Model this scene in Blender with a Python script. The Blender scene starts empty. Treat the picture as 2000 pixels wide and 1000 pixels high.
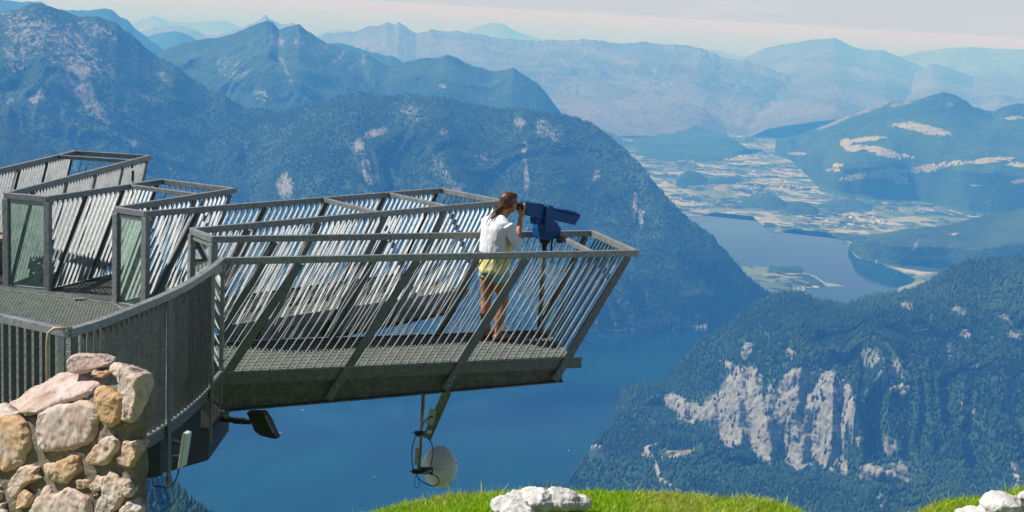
import bpy, bmesh, math, random
import numpy as np
from mathutils import Vector, Matrix, noise as mnoise

random.seed(7)
rng = np.random.default_rng(11)
R = math.radians
scene = bpy.context.scene
COL = scene.collection

# ------------------------------------------------------------------ camera model (deck level is z = 0, metres)
F_PX = 2700.0
PITCH = math.atan(480 / F_PX)
ROLL = R(3.25)
CAM = np.array([0.0, 0.0, 3.45])
_cp, _sp, _cr, _sr = math.cos(PITCH), math.sin(PITCH), math.cos(ROLL), math.sin(ROLL)
FW = np.array([0, _cp, -_sp])
_rt = np.array([1.0, 0, 0]); _up = np.array([0, _sp, _cp])
AX = _cr * _rt + _sr * _up
AY = -_sr * _rt + _cr * _up
LAKE_Z = -1590.0


def ray(px, py):
    return (px - 1000) / F_PX * AX - (py - 500) / F_PX * AY + FW


def on_z(px, py, z):
    d = ray(px, py)
    return CAM + (z - CAM[2]) / d[2] * d


def at_d(px, py, dist):
    d = ray(px, py)
    return CAM + d * (dist / math.hypot(d[0], d[1]))


def on_plane(px, py, P, n):
    d = ray(px, py)
    t = np.dot(np.array(P) - CAM, n) / np.dot(d, n)
    return CAM + t * d


def proj(P):
    Q = np.asarray(P, float) - CAM
    c = Q @ FW
    return 1000 + F_PX * (Q @ AX) / c, 500 - F_PX * (Q @ AY) / c


# ------------------------------------------------------------------ numpy noise
def _hash(ix, iy, iz, seed):
    h = (ix.astype(np.int64) * 374761393 + iy.astype(np.int64) * 668265263 + iz.astype(np.int64) * 2147483647 + seed * 974634777) & 0xFFFFFFFF
    h = ((h ^ (h >> 13)) * 1274126177) & 0xFFFFFFFF
    h = ((h ^ (h >> 16)) * 2246822519) & 0xFFFFFFFF
    h = h ^ (h >> 15)
    return (h & 0xFFFFFF).astype(np.float64) / 0xFFFFFF * 2 - 1


def vnoise(x, y, z=None, seed=0):
    x = np.asarray(x, float); y = np.asarray(y, float)
    z = np.zeros_like(x) if z is None else np.asarray(z, float)
    ix, iy, iz = np.floor(x), np.floor(y), np.floor(z)
    fx, fy, fz = x - ix, y - iy, z - iz
    fx = fx * fx * fx * (fx * (fx * 6 - 15) + 10); fy = fy * fy * fy * (fy * (fy * 6 - 15) + 10); fz = fz * fz * (3 - 2 * fz)
    o = 0
    for dz in (0, 1):
        wz = fz if dz else 1 - fz
        for dy in (0, 1):
            wy = fy if dy else 1 - fy
            for dx in (0, 1):
                wx = fx if dx else 1 - fx
                o = o + wx * wy * wz * _hash(ix + dx, iy + dy, iz + dz, seed)
    return o


def fbm(x, y, z=None, oct=5, seed=0, gain=0.5, ridged=False):
    o = 0; a = 1.0; s = 1.0; n = 0
    for k in range(oct):
        v = vnoise(x * s, y * s, None if z is None else z * s, seed + k * 17)
        if ridged:
            v = 1 - 2 * np.abs(v)
        o = o + a * v; n += a
        a *= gain; s *= 2.03
    return o / n


# ------------------------------------------------------------------ mesh helpers
def tag(o, label=None, cat=None, group=None, kind=None):
    if label: o['label'] = label
    if cat: o['category'] = cat
    if group: o['group'] = group
    if kind: o['kind'] = kind
    return o


def empty(name, loc=(0, 0, 0)):
    o = bpy.data.objects.new(name, None)
    o.empty_display_size = 0.2
    COL.objects.link(o)
    o.location = loc
    return o


def np_mesh(name, verts, faces, mat=None, parent=None, smooth=False, attrs=None):
    """verts (n,3); faces (m,k) array, or a list of such arrays."""
    me = bpy.data.meshes.new(name)
    verts = np.ascontiguousarray(verts, np.float32)
    if not isinstance(faces, (list, tuple)):
        faces = [faces]
    faces = [np.asarray(f, np.int32) for f in faces if len(f)]
    loops = np.concatenate([f.ravel() for f in faces])
    tot = np.concatenate([np.full(len(f), f.shape[1], np.int32) for f in faces])
    start = np.concatenate([[0], np.cumsum(tot)[:-1]]).astype(np.int32)
    me.vertices.add(len(verts)); me.vertices.foreach_set('co', verts.ravel())
    me.loops.add(len(loops)); me.loops.foreach_set('vertex_index', loops)
    me.polygons.add(len(tot)); me.polygons.foreach_set('loop_start', start); me.polygons.foreach_set('loop_total', tot)
    if smooth:
        me.polygons.foreach_set('use_smooth', np.ones(len(tot), bool))
    me.update(calc_edges=True)
    for k, v in (attrs or {}).items():
        a = me.attributes.new(k, 'FLOAT', 'POINT')
        a.data.foreach_set('value', np.ascontiguousarray(v, np.float32).ravel())
    if mat is not None: me.materials.append(mat)
    o = bpy.data.objects.new(name, me)
    COL.objects.link(o)
    if parent is not None: o.parent = parent
    return o


class MB:
    """Collects simple shapes in world space and builds them as ONE mesh object."""
    def __init__(self):
        self.v = []; self.f = []

    def add(self, vs, fs):
        n = len(self.v)
        self.v.extend([tuple(map(float, v)) for v in vs])
        self.f.extend([tuple(i + n for i in f) for f in fs])

    def hexa(self, c8):
        """8 corners: bottom 4 (ccw), top 4."""
        self.add(c8, [(3, 2, 1, 0), (4, 5, 6, 7), (0, 1, 5, 4), (1, 2, 6, 5), (2, 3, 7, 6), (3, 0, 4, 7)])

    def box(self, c, s, rot=None):
        x, y, z = s[0] / 2, s[1] / 2, s[2] / 2
        pts = [(-x, -y, -z), (x, -y, -z), (x, y, -z), (-x, y, -z), (-x, -y, z), (x, -y, z), (x, y, z), (-x, y, z)]
        m = Matrix.Rotation(rot, 3, 'Z') if isinstance(rot, (int, float)) else rot
        if m is not None:
            pts = [m @ Vector(p) for p in pts]
        self.hexa([(p[0] + c[0], p[1] + c[1], p[2] + c[2]) for p in pts])

    def bar(self, a, b, side, w, t):
        """Rectangular bar from a to b; `side` is the direction of width w, t the other section size."""
        a = Vector(a); b = Vector(b); d = (b - a).normalized()
        s = Vector(side); s = (s - d * s.dot(d)).normalized(); u = s.cross(d).normalized()
        s *= w / 2; u *= t / 2
        self.hexa([a - s - u, a + s - u, a + s + u, a - s + u, b - s - u, b + s - u, b + s + u, b - s + u])

    def prism(self, poly, z0, z1):
        n = len(poly)
        vs = [(p[0], p[1], z0) for p in poly] + [(p[0], p[1], z1) for p in poly]
        fs = [tuple(range(n - 1, -1, -1)), tuple(range(n, 2 * n))] + [(i, (i + 1) % n, n + (i + 1) % n, n + i) for i in range(n)]
        self.add(vs, fs)

    def tube(self, pts, rad, n=8, caps=True):
        pts = [Vector(p) for p in pts]
        if not isinstance(rad, (list, tuple)): rad = [rad] * len(pts)
        rings = []
        prev = None
        for i, p in enumerate(pts):
            d = (pts[min(i + 1, len(pts) - 1)] - pts[max(i - 1, 0)]).normalized()
            if prev is None:
                ref = Vector((0, 0, 1)) if abs(d.z) < 0.9 else Vector((1, 0, 0))
                s = d.cross(ref).normalized()
            else:
                s = (prev - d * prev.dot(d)).normalized()
            prev = s
            u = d.cross(s)
            rings.append([p + (s * math.cos(2 * math.pi * k / n) + u * math.sin(2 * math.pi * k / n)) * rad[i] for k in range(n)])
        vs = [q for r in rings for q in r]
        fs = []
        for i in range(len(pts) - 1):
            for k in range(n):
                a, b = i * n + k, i * n + (k + 1) % n
                fs.append((a, b, b + n, a + n))
        if caps:
            fs.append(tuple(range(n - 1, -1, -1))); m = (len(pts) - 1) * n
            fs.append(tuple(range(m, m + n)))
        self.add(vs, fs)

    def build(self, name, mat, parent=None, smooth=False, bevel=0.0):
        me = bpy.data.meshes.new(name)
        me.from_pydata(self.v, [], self.f)
        me.update()
        if smooth:
            me.polygons.foreach_set('use_smooth', np.ones(len(me.polygons), bool))
        me.materials.append(mat)
        o = bpy.data.objects.new(name, me)
        COL.objects.link(o)
        if parent is not None:
            o.parent = parent
            o.matrix_parent_inverse = Matrix.Translation(-Vector(parent.location))
        if bevel:
            m = o.modifiers.new('bevel', 'BEVEL'); m.width = bevel; m.segments = 2; m.limit_method = 'ANGLE'
        return o


def apply_mods(o):
    dg = bpy.context.evaluated_depsgraph_get()
    ev = o.evaluated_get(dg)
    me = bpy.data.meshes.new_from_object(ev, depsgraph=dg)
    old = o.data
    o.modifiers.clear()
    o.data = me
    bpy.data.meshes.remove(old)
    return o


# ------------------------------------------------------------------ material helper
def new_mat(name):
    m = bpy.data.materials.new(name); m.use_nodes = True
    nt = m.node_tree
    for n in list(nt.nodes): nt.nodes.remove(n)
    out = nt.nodes.new('ShaderNodeOutputMaterial')
    b = nt.nodes.new('ShaderNodeBsdfPrincipled')
    nt.links.new(b.outputs[0], out.inputs[0])
    return m, nt, b


def N(nt, t, **kw):
    n = nt.nodes.new(t)
    ins = kw.pop('ins', {})
    for k, v in kw.items(): setattr(n, k, v)
    for k, v in ins.items():
        if isinstance(v, bpy.types.NodeSocket): nt.links.new(v, n.inputs[k])
        else: n.inputs[k].default_value = v
    return n


def ramp(nt, fac, stops, interp='LINEAR'):
    n = nt.nodes.new('ShaderNodeValToRGB'); n.color_ramp.interpolation = interp
    e = n.color_ramp.elements
    while len(e) > 1: e.remove(e[-1])
    for i, (p, c) in enumerate(stops):
        el = e[0] if i == 0 else e.new(p)
        el.position = p
        el.color = (*c, 1) if len(c) == 3 else c
    nt.links.new(fac, n.inputs[0])
    return n.outputs[0]


def mixc(nt, fac, a, b, mode='MIX'):
    n = nt.nodes.new('ShaderNodeMix'); n.data_type = 'RGBA'; n.blend_type = mode
    for k, v in ((0, fac), (6, a), (7, b)):
        if isinstance(v, bpy.types.NodeSocket): nt.links.new(v, n.inputs[k])
        else: n.inputs[k].default_value = v if k == 0 else ((*v, 1) if len(v) == 3 else v)
    return n.outputs[2]


def math_n(nt, op, a, b=0.0, clamp=False):
    n = nt.nodes.new('ShaderNodeMath'); n.operation = op; n.use_clamp = clamp
    for k, v in ((0, a), (1, b)):
        if isinstance(v, bpy.types.NodeSocket): nt.links.new(v, n.inputs[k])
        else: n.inputs[k].default_value = v
    return n.outputs[0]


def tex(nt, scale, detail=4, rough=0.55, dist=0.0, vec=None, typ='ShaderNodeTexNoise'):
    if vec is None:
        vec = N(nt, 'ShaderNodeTexCoord').outputs['Object']
    n = N(nt, typ, ins={'Scale': scale, 'Vector': vec})
    if typ == 'ShaderNodeTexNoise':
        n.inputs['Detail'].default_value = detail; n.inputs['Roughness'].default_value = rough; n.inputs['Distortion'].default_value = dist
    return n


def bump(nt, b, h, strength=0.3, dist=0.01):
    n = N(nt, 'ShaderNodeBump', ins={'Height': h, 'Strength': strength, 'Distance': dist})
    nt.links.new(n.outputs[0], b.inputs['Normal'])


def simple(name, col, rough=0.5, metal=0.0, var=0.12, scale=8.0, bump_s=0.0, bump_d=0.005, spec=None):
    m, nt, b = new_mat(name)
    t = tex(nt, scale)
    dark = tuple(c * (1 - var) for c in col); lite = tuple(min(1, c * (1 + var)) for c in col)
    c = ramp(nt, t.outputs[0], [(0.3, dark), (0.7, lite)])
    nt.links.new(c, b.inputs['Base Color'])
    b.inputs['Roughness'].default_value = rough
    b.inputs['Metallic'].default_value = metal
    if spec is not None: b.inputs['Specular IOR Level'].default_value = spec
    if bump_s: bump(nt, b, t.outputs[0], bump_s, bump_d)
    return m
# ================================================================== SKY, SUN, CAMERA, HAZE
SUN_EL, SUN_AZ = R(50), R(-86)          # azimuth from +Y towards +X: the sun stands to the left
SUN_DIR = np.array([math.sin(SUN_AZ) * math.cos(SUN_EL), math.cos(SUN_AZ) * math.cos(SUN_EL), math.sin(SUN_EL)])

w = bpy.data.worlds.new('World'); scene.world = w; w.use_nodes = True
nt = w.node_tree
for n in list(nt.nodes): nt.nodes.remove(n)
sky = N(nt, 'ShaderNodeTexSky', sky_type='NISHITA', sun_disc=False, sun_elevation=SUN_EL, sun_rotation=SUN_AZ,
        altitude=2100.0, air_density=1.0, dust_density=1.2, ozone_density=1.0)
tc = N(nt, 'ShaderNodeTexCoord')
mp = N(nt, 'ShaderNodeMapping', ins={'Vector': tc.outputs['Generated'], 'Scale': (1.0, 1.0, 3.2), 'Location': (0.3, 0.1, 0.05)})
cl = tex(nt, 9.0, 7, 0.6, 0.4, mp.outputs[0])
cm = ramp(nt, cl.outputs[0], [(0.50, (0, 0, 0)), (0.72, (1, 1, 1))])
# thin summer cloud in the sky, whiter than the air behind it
# summer haze veil: the low sky is whiter and brighter than the zenith
sepz = N(nt, 'ShaderNodeSeparateXYZ', ins={0: tc.outputs['Generated']})
low = N(nt, 'ShaderNodeMapRange', interpolation_type='SMOOTHSTEP', ins={0: sepz.outputs['Z'], 1: 0.02, 2: 0.30, 3: 0.75, 4: 0.0})
veil = mixc(nt, low.outputs[0], sky.outputs[0], (9.4, 9.95, 11.0))
skyc = mixc(nt, math_n(nt, 'MULTIPLY', math_n(nt, 'MULTIPLY', cm, low.outputs[0]), 0.6), veil, (10.7, 10.8, 11.1))
bg = N(nt, 'ShaderNodeBackground', ins={'Color': skyc, 'Strength': 0.052})
wo = N(nt, 'ShaderNodeOutputWorld', ins={'Surface': bg.outputs[0]})

sl = bpy.data.lights.new('sun', 'SUN'); sl.energy = 4.2; sl.angle = R(0.5); sl.color = (1.0, 0.97, 0.92)
so = bpy.data.objects.new('sun', sl); COL.objects.link(so)
so.rotation_euler = Vector(-SUN_DIR).to_track_quat('-Z', 'Y').to_euler()

cd = bpy.data.cameras.new('camera'); cam = bpy.data.objects.new('camera', cd); COL.objects.link(cam)
cd.sensor_fit = 'HORIZONTAL'; cd.sensor_width = 36.0; cd.lens = 36.0 * F_PX / 2000.0
cd.clip_start = 0.1; cd.clip_end = 3000000.0
cam.matrix_world = Matrix(((AX[0], AY[0], -FW[0], CAM[0]), (AX[1], AY[1], -FW[1], CAM[1]), (AX[2], AY[2], -FW[2], CAM[2]), (0, 0, 0, 1)))
scene.camera = cam

scene.view_settings.view_transform = 'Standard'; scene.view_settings.look = 'None'
scene.view_settings.exposure = 0.42; scene.view_settings.gamma = 1.0
scene.render.engine = 'CYCLES'
cy = scene.cycles
cy.max_bounces = 6; cy.diffuse_bounces = 2; cy.glossy_bounces = 3; cy.transmission_bounces = 6; cy.transparent_max_bounces = 16
cy.volume_bounces = 1
cy.use_denoising = True
cy.sample_clamp_indirect = 4.0
cy.caustics_reflective = False; cy.caustics_refractive = False

HAZE_R = 600000.0
hv = MB(); hv.box((0, 40000, -810), (2 * HAZE_R, 2 * HAZE_R, 1750))
hm = bpy.data.materials.new('haze_air'); hm.use_nodes = True
nt = hm.node_tree
for n in list(nt.nodes): nt.nodes.remove(n)
pv = N(nt, 'ShaderNodeVolumePrincipled', ins={'Color': (0.085, 0.37, 1.0, 1), 'Absorption Color': (1, 1, 1, 1), 'Density': 0.000090, 'Anisotropy': 0.0})
N(nt, 'ShaderNodeOutputMaterial', ins={'Volume': pv.outputs[0]})
haze = hv.build('haze', hm)
tag(haze, 'blue summer haze filling the valley air', None, None, 'stuff')

# ================================================================== LAND MATERIALS
def land_mat(name, forest_a, forest_b, meadow=(0.30, 0.27, 0.13), rock=(0.295, 0.295, 0.28), fscale=0.02, bs=1.0, bd=8.0):
    m, nt, b = new_mat(name)
    co = N(nt, 'ShaderNodeNewGeometry').outputs['Position']
    t1 = tex(nt, fscale, 6, 0.65, 0.0, co)
    t2 = tex(nt, fscale * 0.12, 5, 0.6, 0.3, co)
    v = tex(nt, fscale * 3.0, 3, 0.6, 0.0, co)
    f = mixc(nt, ramp(nt, t1.outputs[0], [(0.35, (0, 0, 0)), (0.65, (1, 1, 1))]), forest_a, forest_b)
    f = mixc(nt, math_n(nt, 'MULTIPLY', ramp(nt, t2.outputs[0], [(0.42, (0, 0, 0)), (0.62, (1, 1, 1))]), 0.5), f, tuple(c * 1.7 for c in forest_b))
    mp = N(nt, 'ShaderNodeMapping', ins={'Vector': co, 'Scale': (1, 1, 0.45)})
    rt = tex(nt, fscale * 1.3, 8, 0.7, 1.0, mp.outputs[0])
    rc = ramp(nt, rt.outputs[0], [(0.30, tuple(c * 0.45 for c in rock)), (0.5, rock), (0.75, tuple(min(1, c * 1.35) for c in rock))])
    mv = N(nt, 'ShaderNodeMapping', ins={'Vector': co, 'Scale': (1, 1, 0.14)})
    cv = tex(nt, fscale * 2.6, 6, 0.7, 0.8, mv.outputs[0])
    mh = N(nt, 'ShaderNodeMapping', ins={'Vector': co, 'Scale': (0.25, 0.25, 1.6)})
    ch = tex(nt, fscale * 2.0, 5, 0.7, 1.2, mh.outputs[0])
    rc = mixc(nt, 0.85, rc, ramp(nt, cv.outputs[0], [(0.36, (0.30, 0.31, 0.33)), (0.50, (1, 1, 1))]), 'MULTIPLY')
    rc = mixc(nt, 0.6, rc, ramp(nt, ch.outputs[0], [(0.38, (0.42, 0.43, 0.42)), (0.50, (1, 1, 1))]), 'MULTIPLY')
    ra = N(nt, 'ShaderNodeAttribute', attribute_name='rock').outputs['Fac']
    rt2 = tex(nt, fscale * 3.2, 5, 0.75, 0.5, mp.outputs[0])
    rn = math_n(nt, 'ADD', math_n(nt, 'SUBTRACT', rt.outputs[0], 0.5), math_n(nt, 'SUBTRACT', rt2.outputs[0], 0.5))
    # ragged edge: the mask is compared with noise
    rk = ramp(nt, math_n(nt, 'ADD', ra, math_n(nt, 'MULTIPLY', math_n(nt, 'MULTIPLY', rn, 1.9), math_n(nt, 'MULTIPLY', ra, 4.0, True))), [(0.46, (0, 0, 0)), (0.55, (1, 1, 1))])
    ma = N(nt, 'ShaderNodeAttribute', attribute_name='meadow').outputs['Fac']
    mk = ramp(nt, math_n(nt, 'ADD', ma, math_n(nt, 'MULTIPLY', math_n(nt, 'ADD', math_n(nt, 'MULTIPLY', math_n(nt, 'SUBTRACT', t1.outputs[0], 0.5), 2.6), math_n(nt, 'MULTIPLY', math_n(nt, 'SUBTRACT', v.outputs[0], 0.5), 1.8)), math_n(nt, 'MULTIPLY', ma, 4.0, True))), [(0.45, (0, 0, 0)), (0.55, (1, 1, 1))])
    mc = ramp(nt, v.outputs[0], [(0.3, tuple(c * 0.7 for c in meadow)), (0.7, tuple(c * 1.25 for c in meadow))])
    c = mixc(nt, mk, f, mc)
    c = mixc(nt, rk, c, rc)
    nt.links.new(c, b.inputs['Base Color'])
    b.inputs['Roughness'].default_value = 0.95
    b.inputs['Specular IOR Level'].default_value = 0.1
    hh = math_n(nt, 'ADD', t1.outputs[0], v.outputs[0])
    bump(nt, b, hh, bs, bd)
    return m


M_FOREST = land_mat('forest_slope', (0.022, 0.050, 0.026), (0.045, 0.085, 0.036))
M_MID = land_mat('mountain_mid', (0.022, 0.048, 0.024), (0.050, 0.085, 0.040), meadow=(0.36, 0.34, 0.21), rock=(0.27, 0.265, 0.25), fscale=0.012, bd=20)
M_FAR = land_mat('mountain_far', (0.10, 0.10, 0.095), (0.165, 0.158, 0.145), rock=(0.30, 0.29, 0.28), fscale=0.004, bd=60)  # pale limestone tones, lightened further to paint in distance haze


# ================================================================== MOUNTAINS: a mass is lofted through lines near -> far
def k(px, py, d): return at_d(px, py, d * 1000.0)
def wl(px, py, z=LAKE_Z): return on_z(px, py, z)
def g(px, d, z):
    p = at_d(px, 500, d * 1000.0); return np.array([p[0], p[1], z])


def line(pts):
    pts = np.array(pts)
    az = np.arctan2(pts[:, 0], pts[:, 1]); o = np.argsort(az)
    return az[o], np.hypot(pts[o, 0], pts[o, 1]), pts[o, 2]


def catmull(p0, p1, p2, p3, t):
    return 0.5 * (2 * p1 + (p2 - p0) * t + (2 * p0 - 5 * p1 + 4 * p2 - p3) * t * t + (3 * p1 - p0 - 3 * p2 + p3) * t ** 3)


class Mass:
    pass


def blobs(px, py, items):
    """Sum of soft rotated ellipses (cx, cy, rx, ry, degrees) -> 0..1 mask on places measured from the photo."""
    m = np.zeros_like(px)
    for it in items:
        cx, cy_, rx, ry = it[:4]; a = R(it[4]) if len(it) > 4 else 0
        s = it[5] if len(it) > 5 else 1.0
        dx, dy = px - cx, py - cy_
        u = (dx * math.cos(a) + dy * math.sin(a)) / rx; v = (-dx * math.sin(a) + dy * math.cos(a)) / ry
        m = np.maximum(m, s * np.clip(1.25 - 0.62 * (u * u + v * v), 0, 1))
    return m


def mass(name, lines, rows, dpx, mat, px_range, gully=60, gscale=900, rough=25, rscale=300, ridge_i=None, seed=1,
         rock=None, meadow=None, ridge_jag=8.0, rock_noise=0.0, flow=0.8, zmin=True, label=None, crag=0.0, soft=14):
    az0 = math.atan2(*at_d(px_range[0], 500, 1000)[:2]); az1 = math.atan2(*at_d(px_range[1], 500, 1000)[:2])
    n = int((px_range[1] - px_range[0]) / dpx)
    az = np.linspace(az0, az1, n)
    L = [line(l) for l in lines]
    D = np.array([np.interp(az, l[0], l[1]) for l in L]); Z = np.array([np.interp(az, l[0], l[2]) for l in L])
    for i in range(1, len(D)):
        D[i] = np.maximum(D[i], D[i - 1] * 1.0006 + 0.02)
    nl = len(lines)
    if ridge_i is None: ridge_i = nl - 2
    if soft:                                  # round the corners of the guide lines
        for i in range(1, nl):
            wn = soft if i != ridge_i else 1
            if wn > 1 and n > 6 * wn:
                kk = np.hanning(2 * wn + 3)[1:-1]; kk /= kk.sum()
                for Q in (D, Z): Q[i] = np.convolve(np.pad(Q[i], wn, mode='edge'), kk, 'valid')
        for i in range(1, len(D)):
            D[i] = np.maximum(D[i], D[i - 1] * 1.0006 + 0.02)
    dd, zz, amp, rid = [], [], [], []
    for i in range(nl - 1):
        m = rows[i]
        for j in range(m + (1 if i == nl - 2 else 0)):
            t = j / m
            i0, i3 = max(i - 1, 0), min(i + 2, nl - 1)
            if i + 1 == ridge_i: i3 = i + 1           # keep the crest sharp
            if i == ridge_i: i0 = i
            dd.append(np.maximum(catmull(D[i0], D[i], D[i + 1], D[i3], t), D[i] if t else D[i]))
            zz.append(catmull(Z[i0], Z[i], Z[i + 1], Z[i3], t))
            s = i + t
            amp.append(np.full(n, min(1.0, s * 1.0) * min(1.0, abs(s - ridge_i) * 1.4)))
            rid.append(np.full(n, math.exp(-((s - ridge_i) * 4) ** 2)))
    d = np.array(dd); z = np.array(zz); amp = np.array(amp); rid = np.array(rid)
    A = np.broadcast_to(az, d.shape)
    x = d * np.sin(A); y = d * np.cos(A)
    # gullies and spurs run down the fall line (towards the viewer), warped
    lat = A * d.mean()
    wv = fbm(x / (gscale * 1.5), y / (gscale * 1.5), oct=3, seed=seed + 5)
    gl = fbm((lat + wv * gscale * 1.7) / gscale, (d * flow) / gscale, oct=4, seed=seed, ridged=True, gain=0.5)
    rg = fbm(x / rscale, y / rscale, z / rscale, oct=5, seed=seed + 9, gain=0.55)
    disp = gully * gl * amp + rough * rg * (0.25 + 0.75 * amp)
    disp = disp * np.clip(amp * 2 + 0.15, 0, 1)
    z0 = z
    z = z + 0.55 * disp + ridge_jag * rid * fbm(lat / 120.0, d * 0, oct=4, seed=seed + 3)
    z = np.maximum(z, np.minimum(z0, LAKE_Z + 1.5)) if zmin else z
    d2 = d - 0.75 * disp * (amp > 0)
    x = d2 * np.sin(A); y = d2 * np.cos(A)
    if rock and crag:
        V0 = np.stack([x, y, z], -1).reshape(-1, 3); qx, qy = proj(V0)
        rm = np.clip(blobs(qx, qy, rock) * 1.6, 0, 1).reshape(d.shape)
        lt = A * 5200.0
        cg = fbm(lt / 55, z / 170, d / 140, 5, seed + 40, 0.55, ridged=True) + 0.25 * fbm(lt / 200, z / 30, oct=3, seed=seed + 44, ridged=True)
        d2 = d2 - crag * rm * cg
        x = d2 * np.sin(A); y = d2 * np.cos(A)
    V = np.stack([x, y, z], -1).reshape(-1, 3)
    nr = d.shape[0]
    idx = np.arange(nr * n).reshape(nr, n)
    F = np.stack([idx[:-1, :-1], idx[:-1, 1:], idx[1:, 1:], idx[1:, :-1]], -1).reshape(-1, 4)
    px, py = proj(V)
    rk = blobs(px, py, rock) if rock else np.zeros(len(V))
    if rock_noise:
        gy, gx = np.gradient(z); st = np.abs(np.gradient(z, axis=0)) / np.maximum(np.abs(np.gradient(d2, axis=0)), 1.0)
        rk = np.maximum(rk, np.clip(rock_noise * (0.35 + 0.9 * fbm(x / 400, y / 400, z / 500, oct=4, seed=seed + 21) + 0.35 * (st - 0.7)), 0, 1).ravel() * 0.75 * np.clip(amp * 2.0 - 0.5, 0, 1).ravel())
    md = blobs(px, py, meadow) if meadow else np.zeros(len(V))
    o = np_mesh(name, V, F, mat, smooth=True, attrs={'rock': rk, 'meadow': md})
    tag(o, label, None, None, 'structure')
    S = Mass(); S.V = V; S.F = F; S.rock = rk; S.meadow = md; S.px = px; S.py = py; S.rid = rid.ravel(); S.obj = o; S.shape = (nr, n)
    return S


# ---- the wooded hill with white cliffs, right
shore_e = [wl(1104, 952, -1586), wl(1112, 944, -1586), wl(1140, 906, -1586), wl(1152, 882, -1586), wl(1165, 864, -1586), wl(1190, 843, -1586), wl(1207, 800, -1586), wl(1211, 782, -1586),
           wl(1216, 768, -1586), wl(1240, 760, -1586), wl(1280, 757, -1586)]
rid1 = [k(1295, 747, 5.88), k(1330, 703, 5.95), k(1380, 660, 6.0), k(1410, 640, 6.05), k(1440, 618, 6.1), k(1480, 590, 6.2), k(1510, 578, 6.25), k(1530, 574, 6.25), k(1562, 573, 6.25),
        k(1600, 590, 6.2), k(1640, 596, 6.2), k(1700, 581, 6.3), k(1760, 573, 6.35), k(1800, 560, 6.4), k(1850, 530, 6.4), k(1900, 512, 6.45), k(1950, 507, 6.5), k(2000, 504, 6.5),
        k(2100, 480, 6.5), k(2400, 420, 6.4)]
BUTT = [1290, 1352, 1408, 1462, 1524, 1578, 1650, 1688, 1765, 1830, 1905, 1990, 2080]      # right edges of the rock buttresses


def cliff_line(pts, a):
    pts = np.array(pts, float); out = []
    for px in np.arange(pts[0, 0], 2401, 6.0):
        py = np.interp(px, pts[:, 0], pts[:, 1]); d = np.interp(px, pts[:, 0], pts[:, 2])
        i = np.searchsorted(BUTT, px)
        if 0 < i < len(BUTT):
            t = (px - BUTT[i - 1]) / (BUTT[i] - BUTT[i - 1])
            saw = (t / 0.72) if t < 0.72 else (1 - (t - 0.72) / 0.28)
            d = d - 0.060 * a * (saw - 0.5) * (1.0 if px < 1700 else 0.7)
        out.append(k(px, py, d))
    return out


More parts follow.
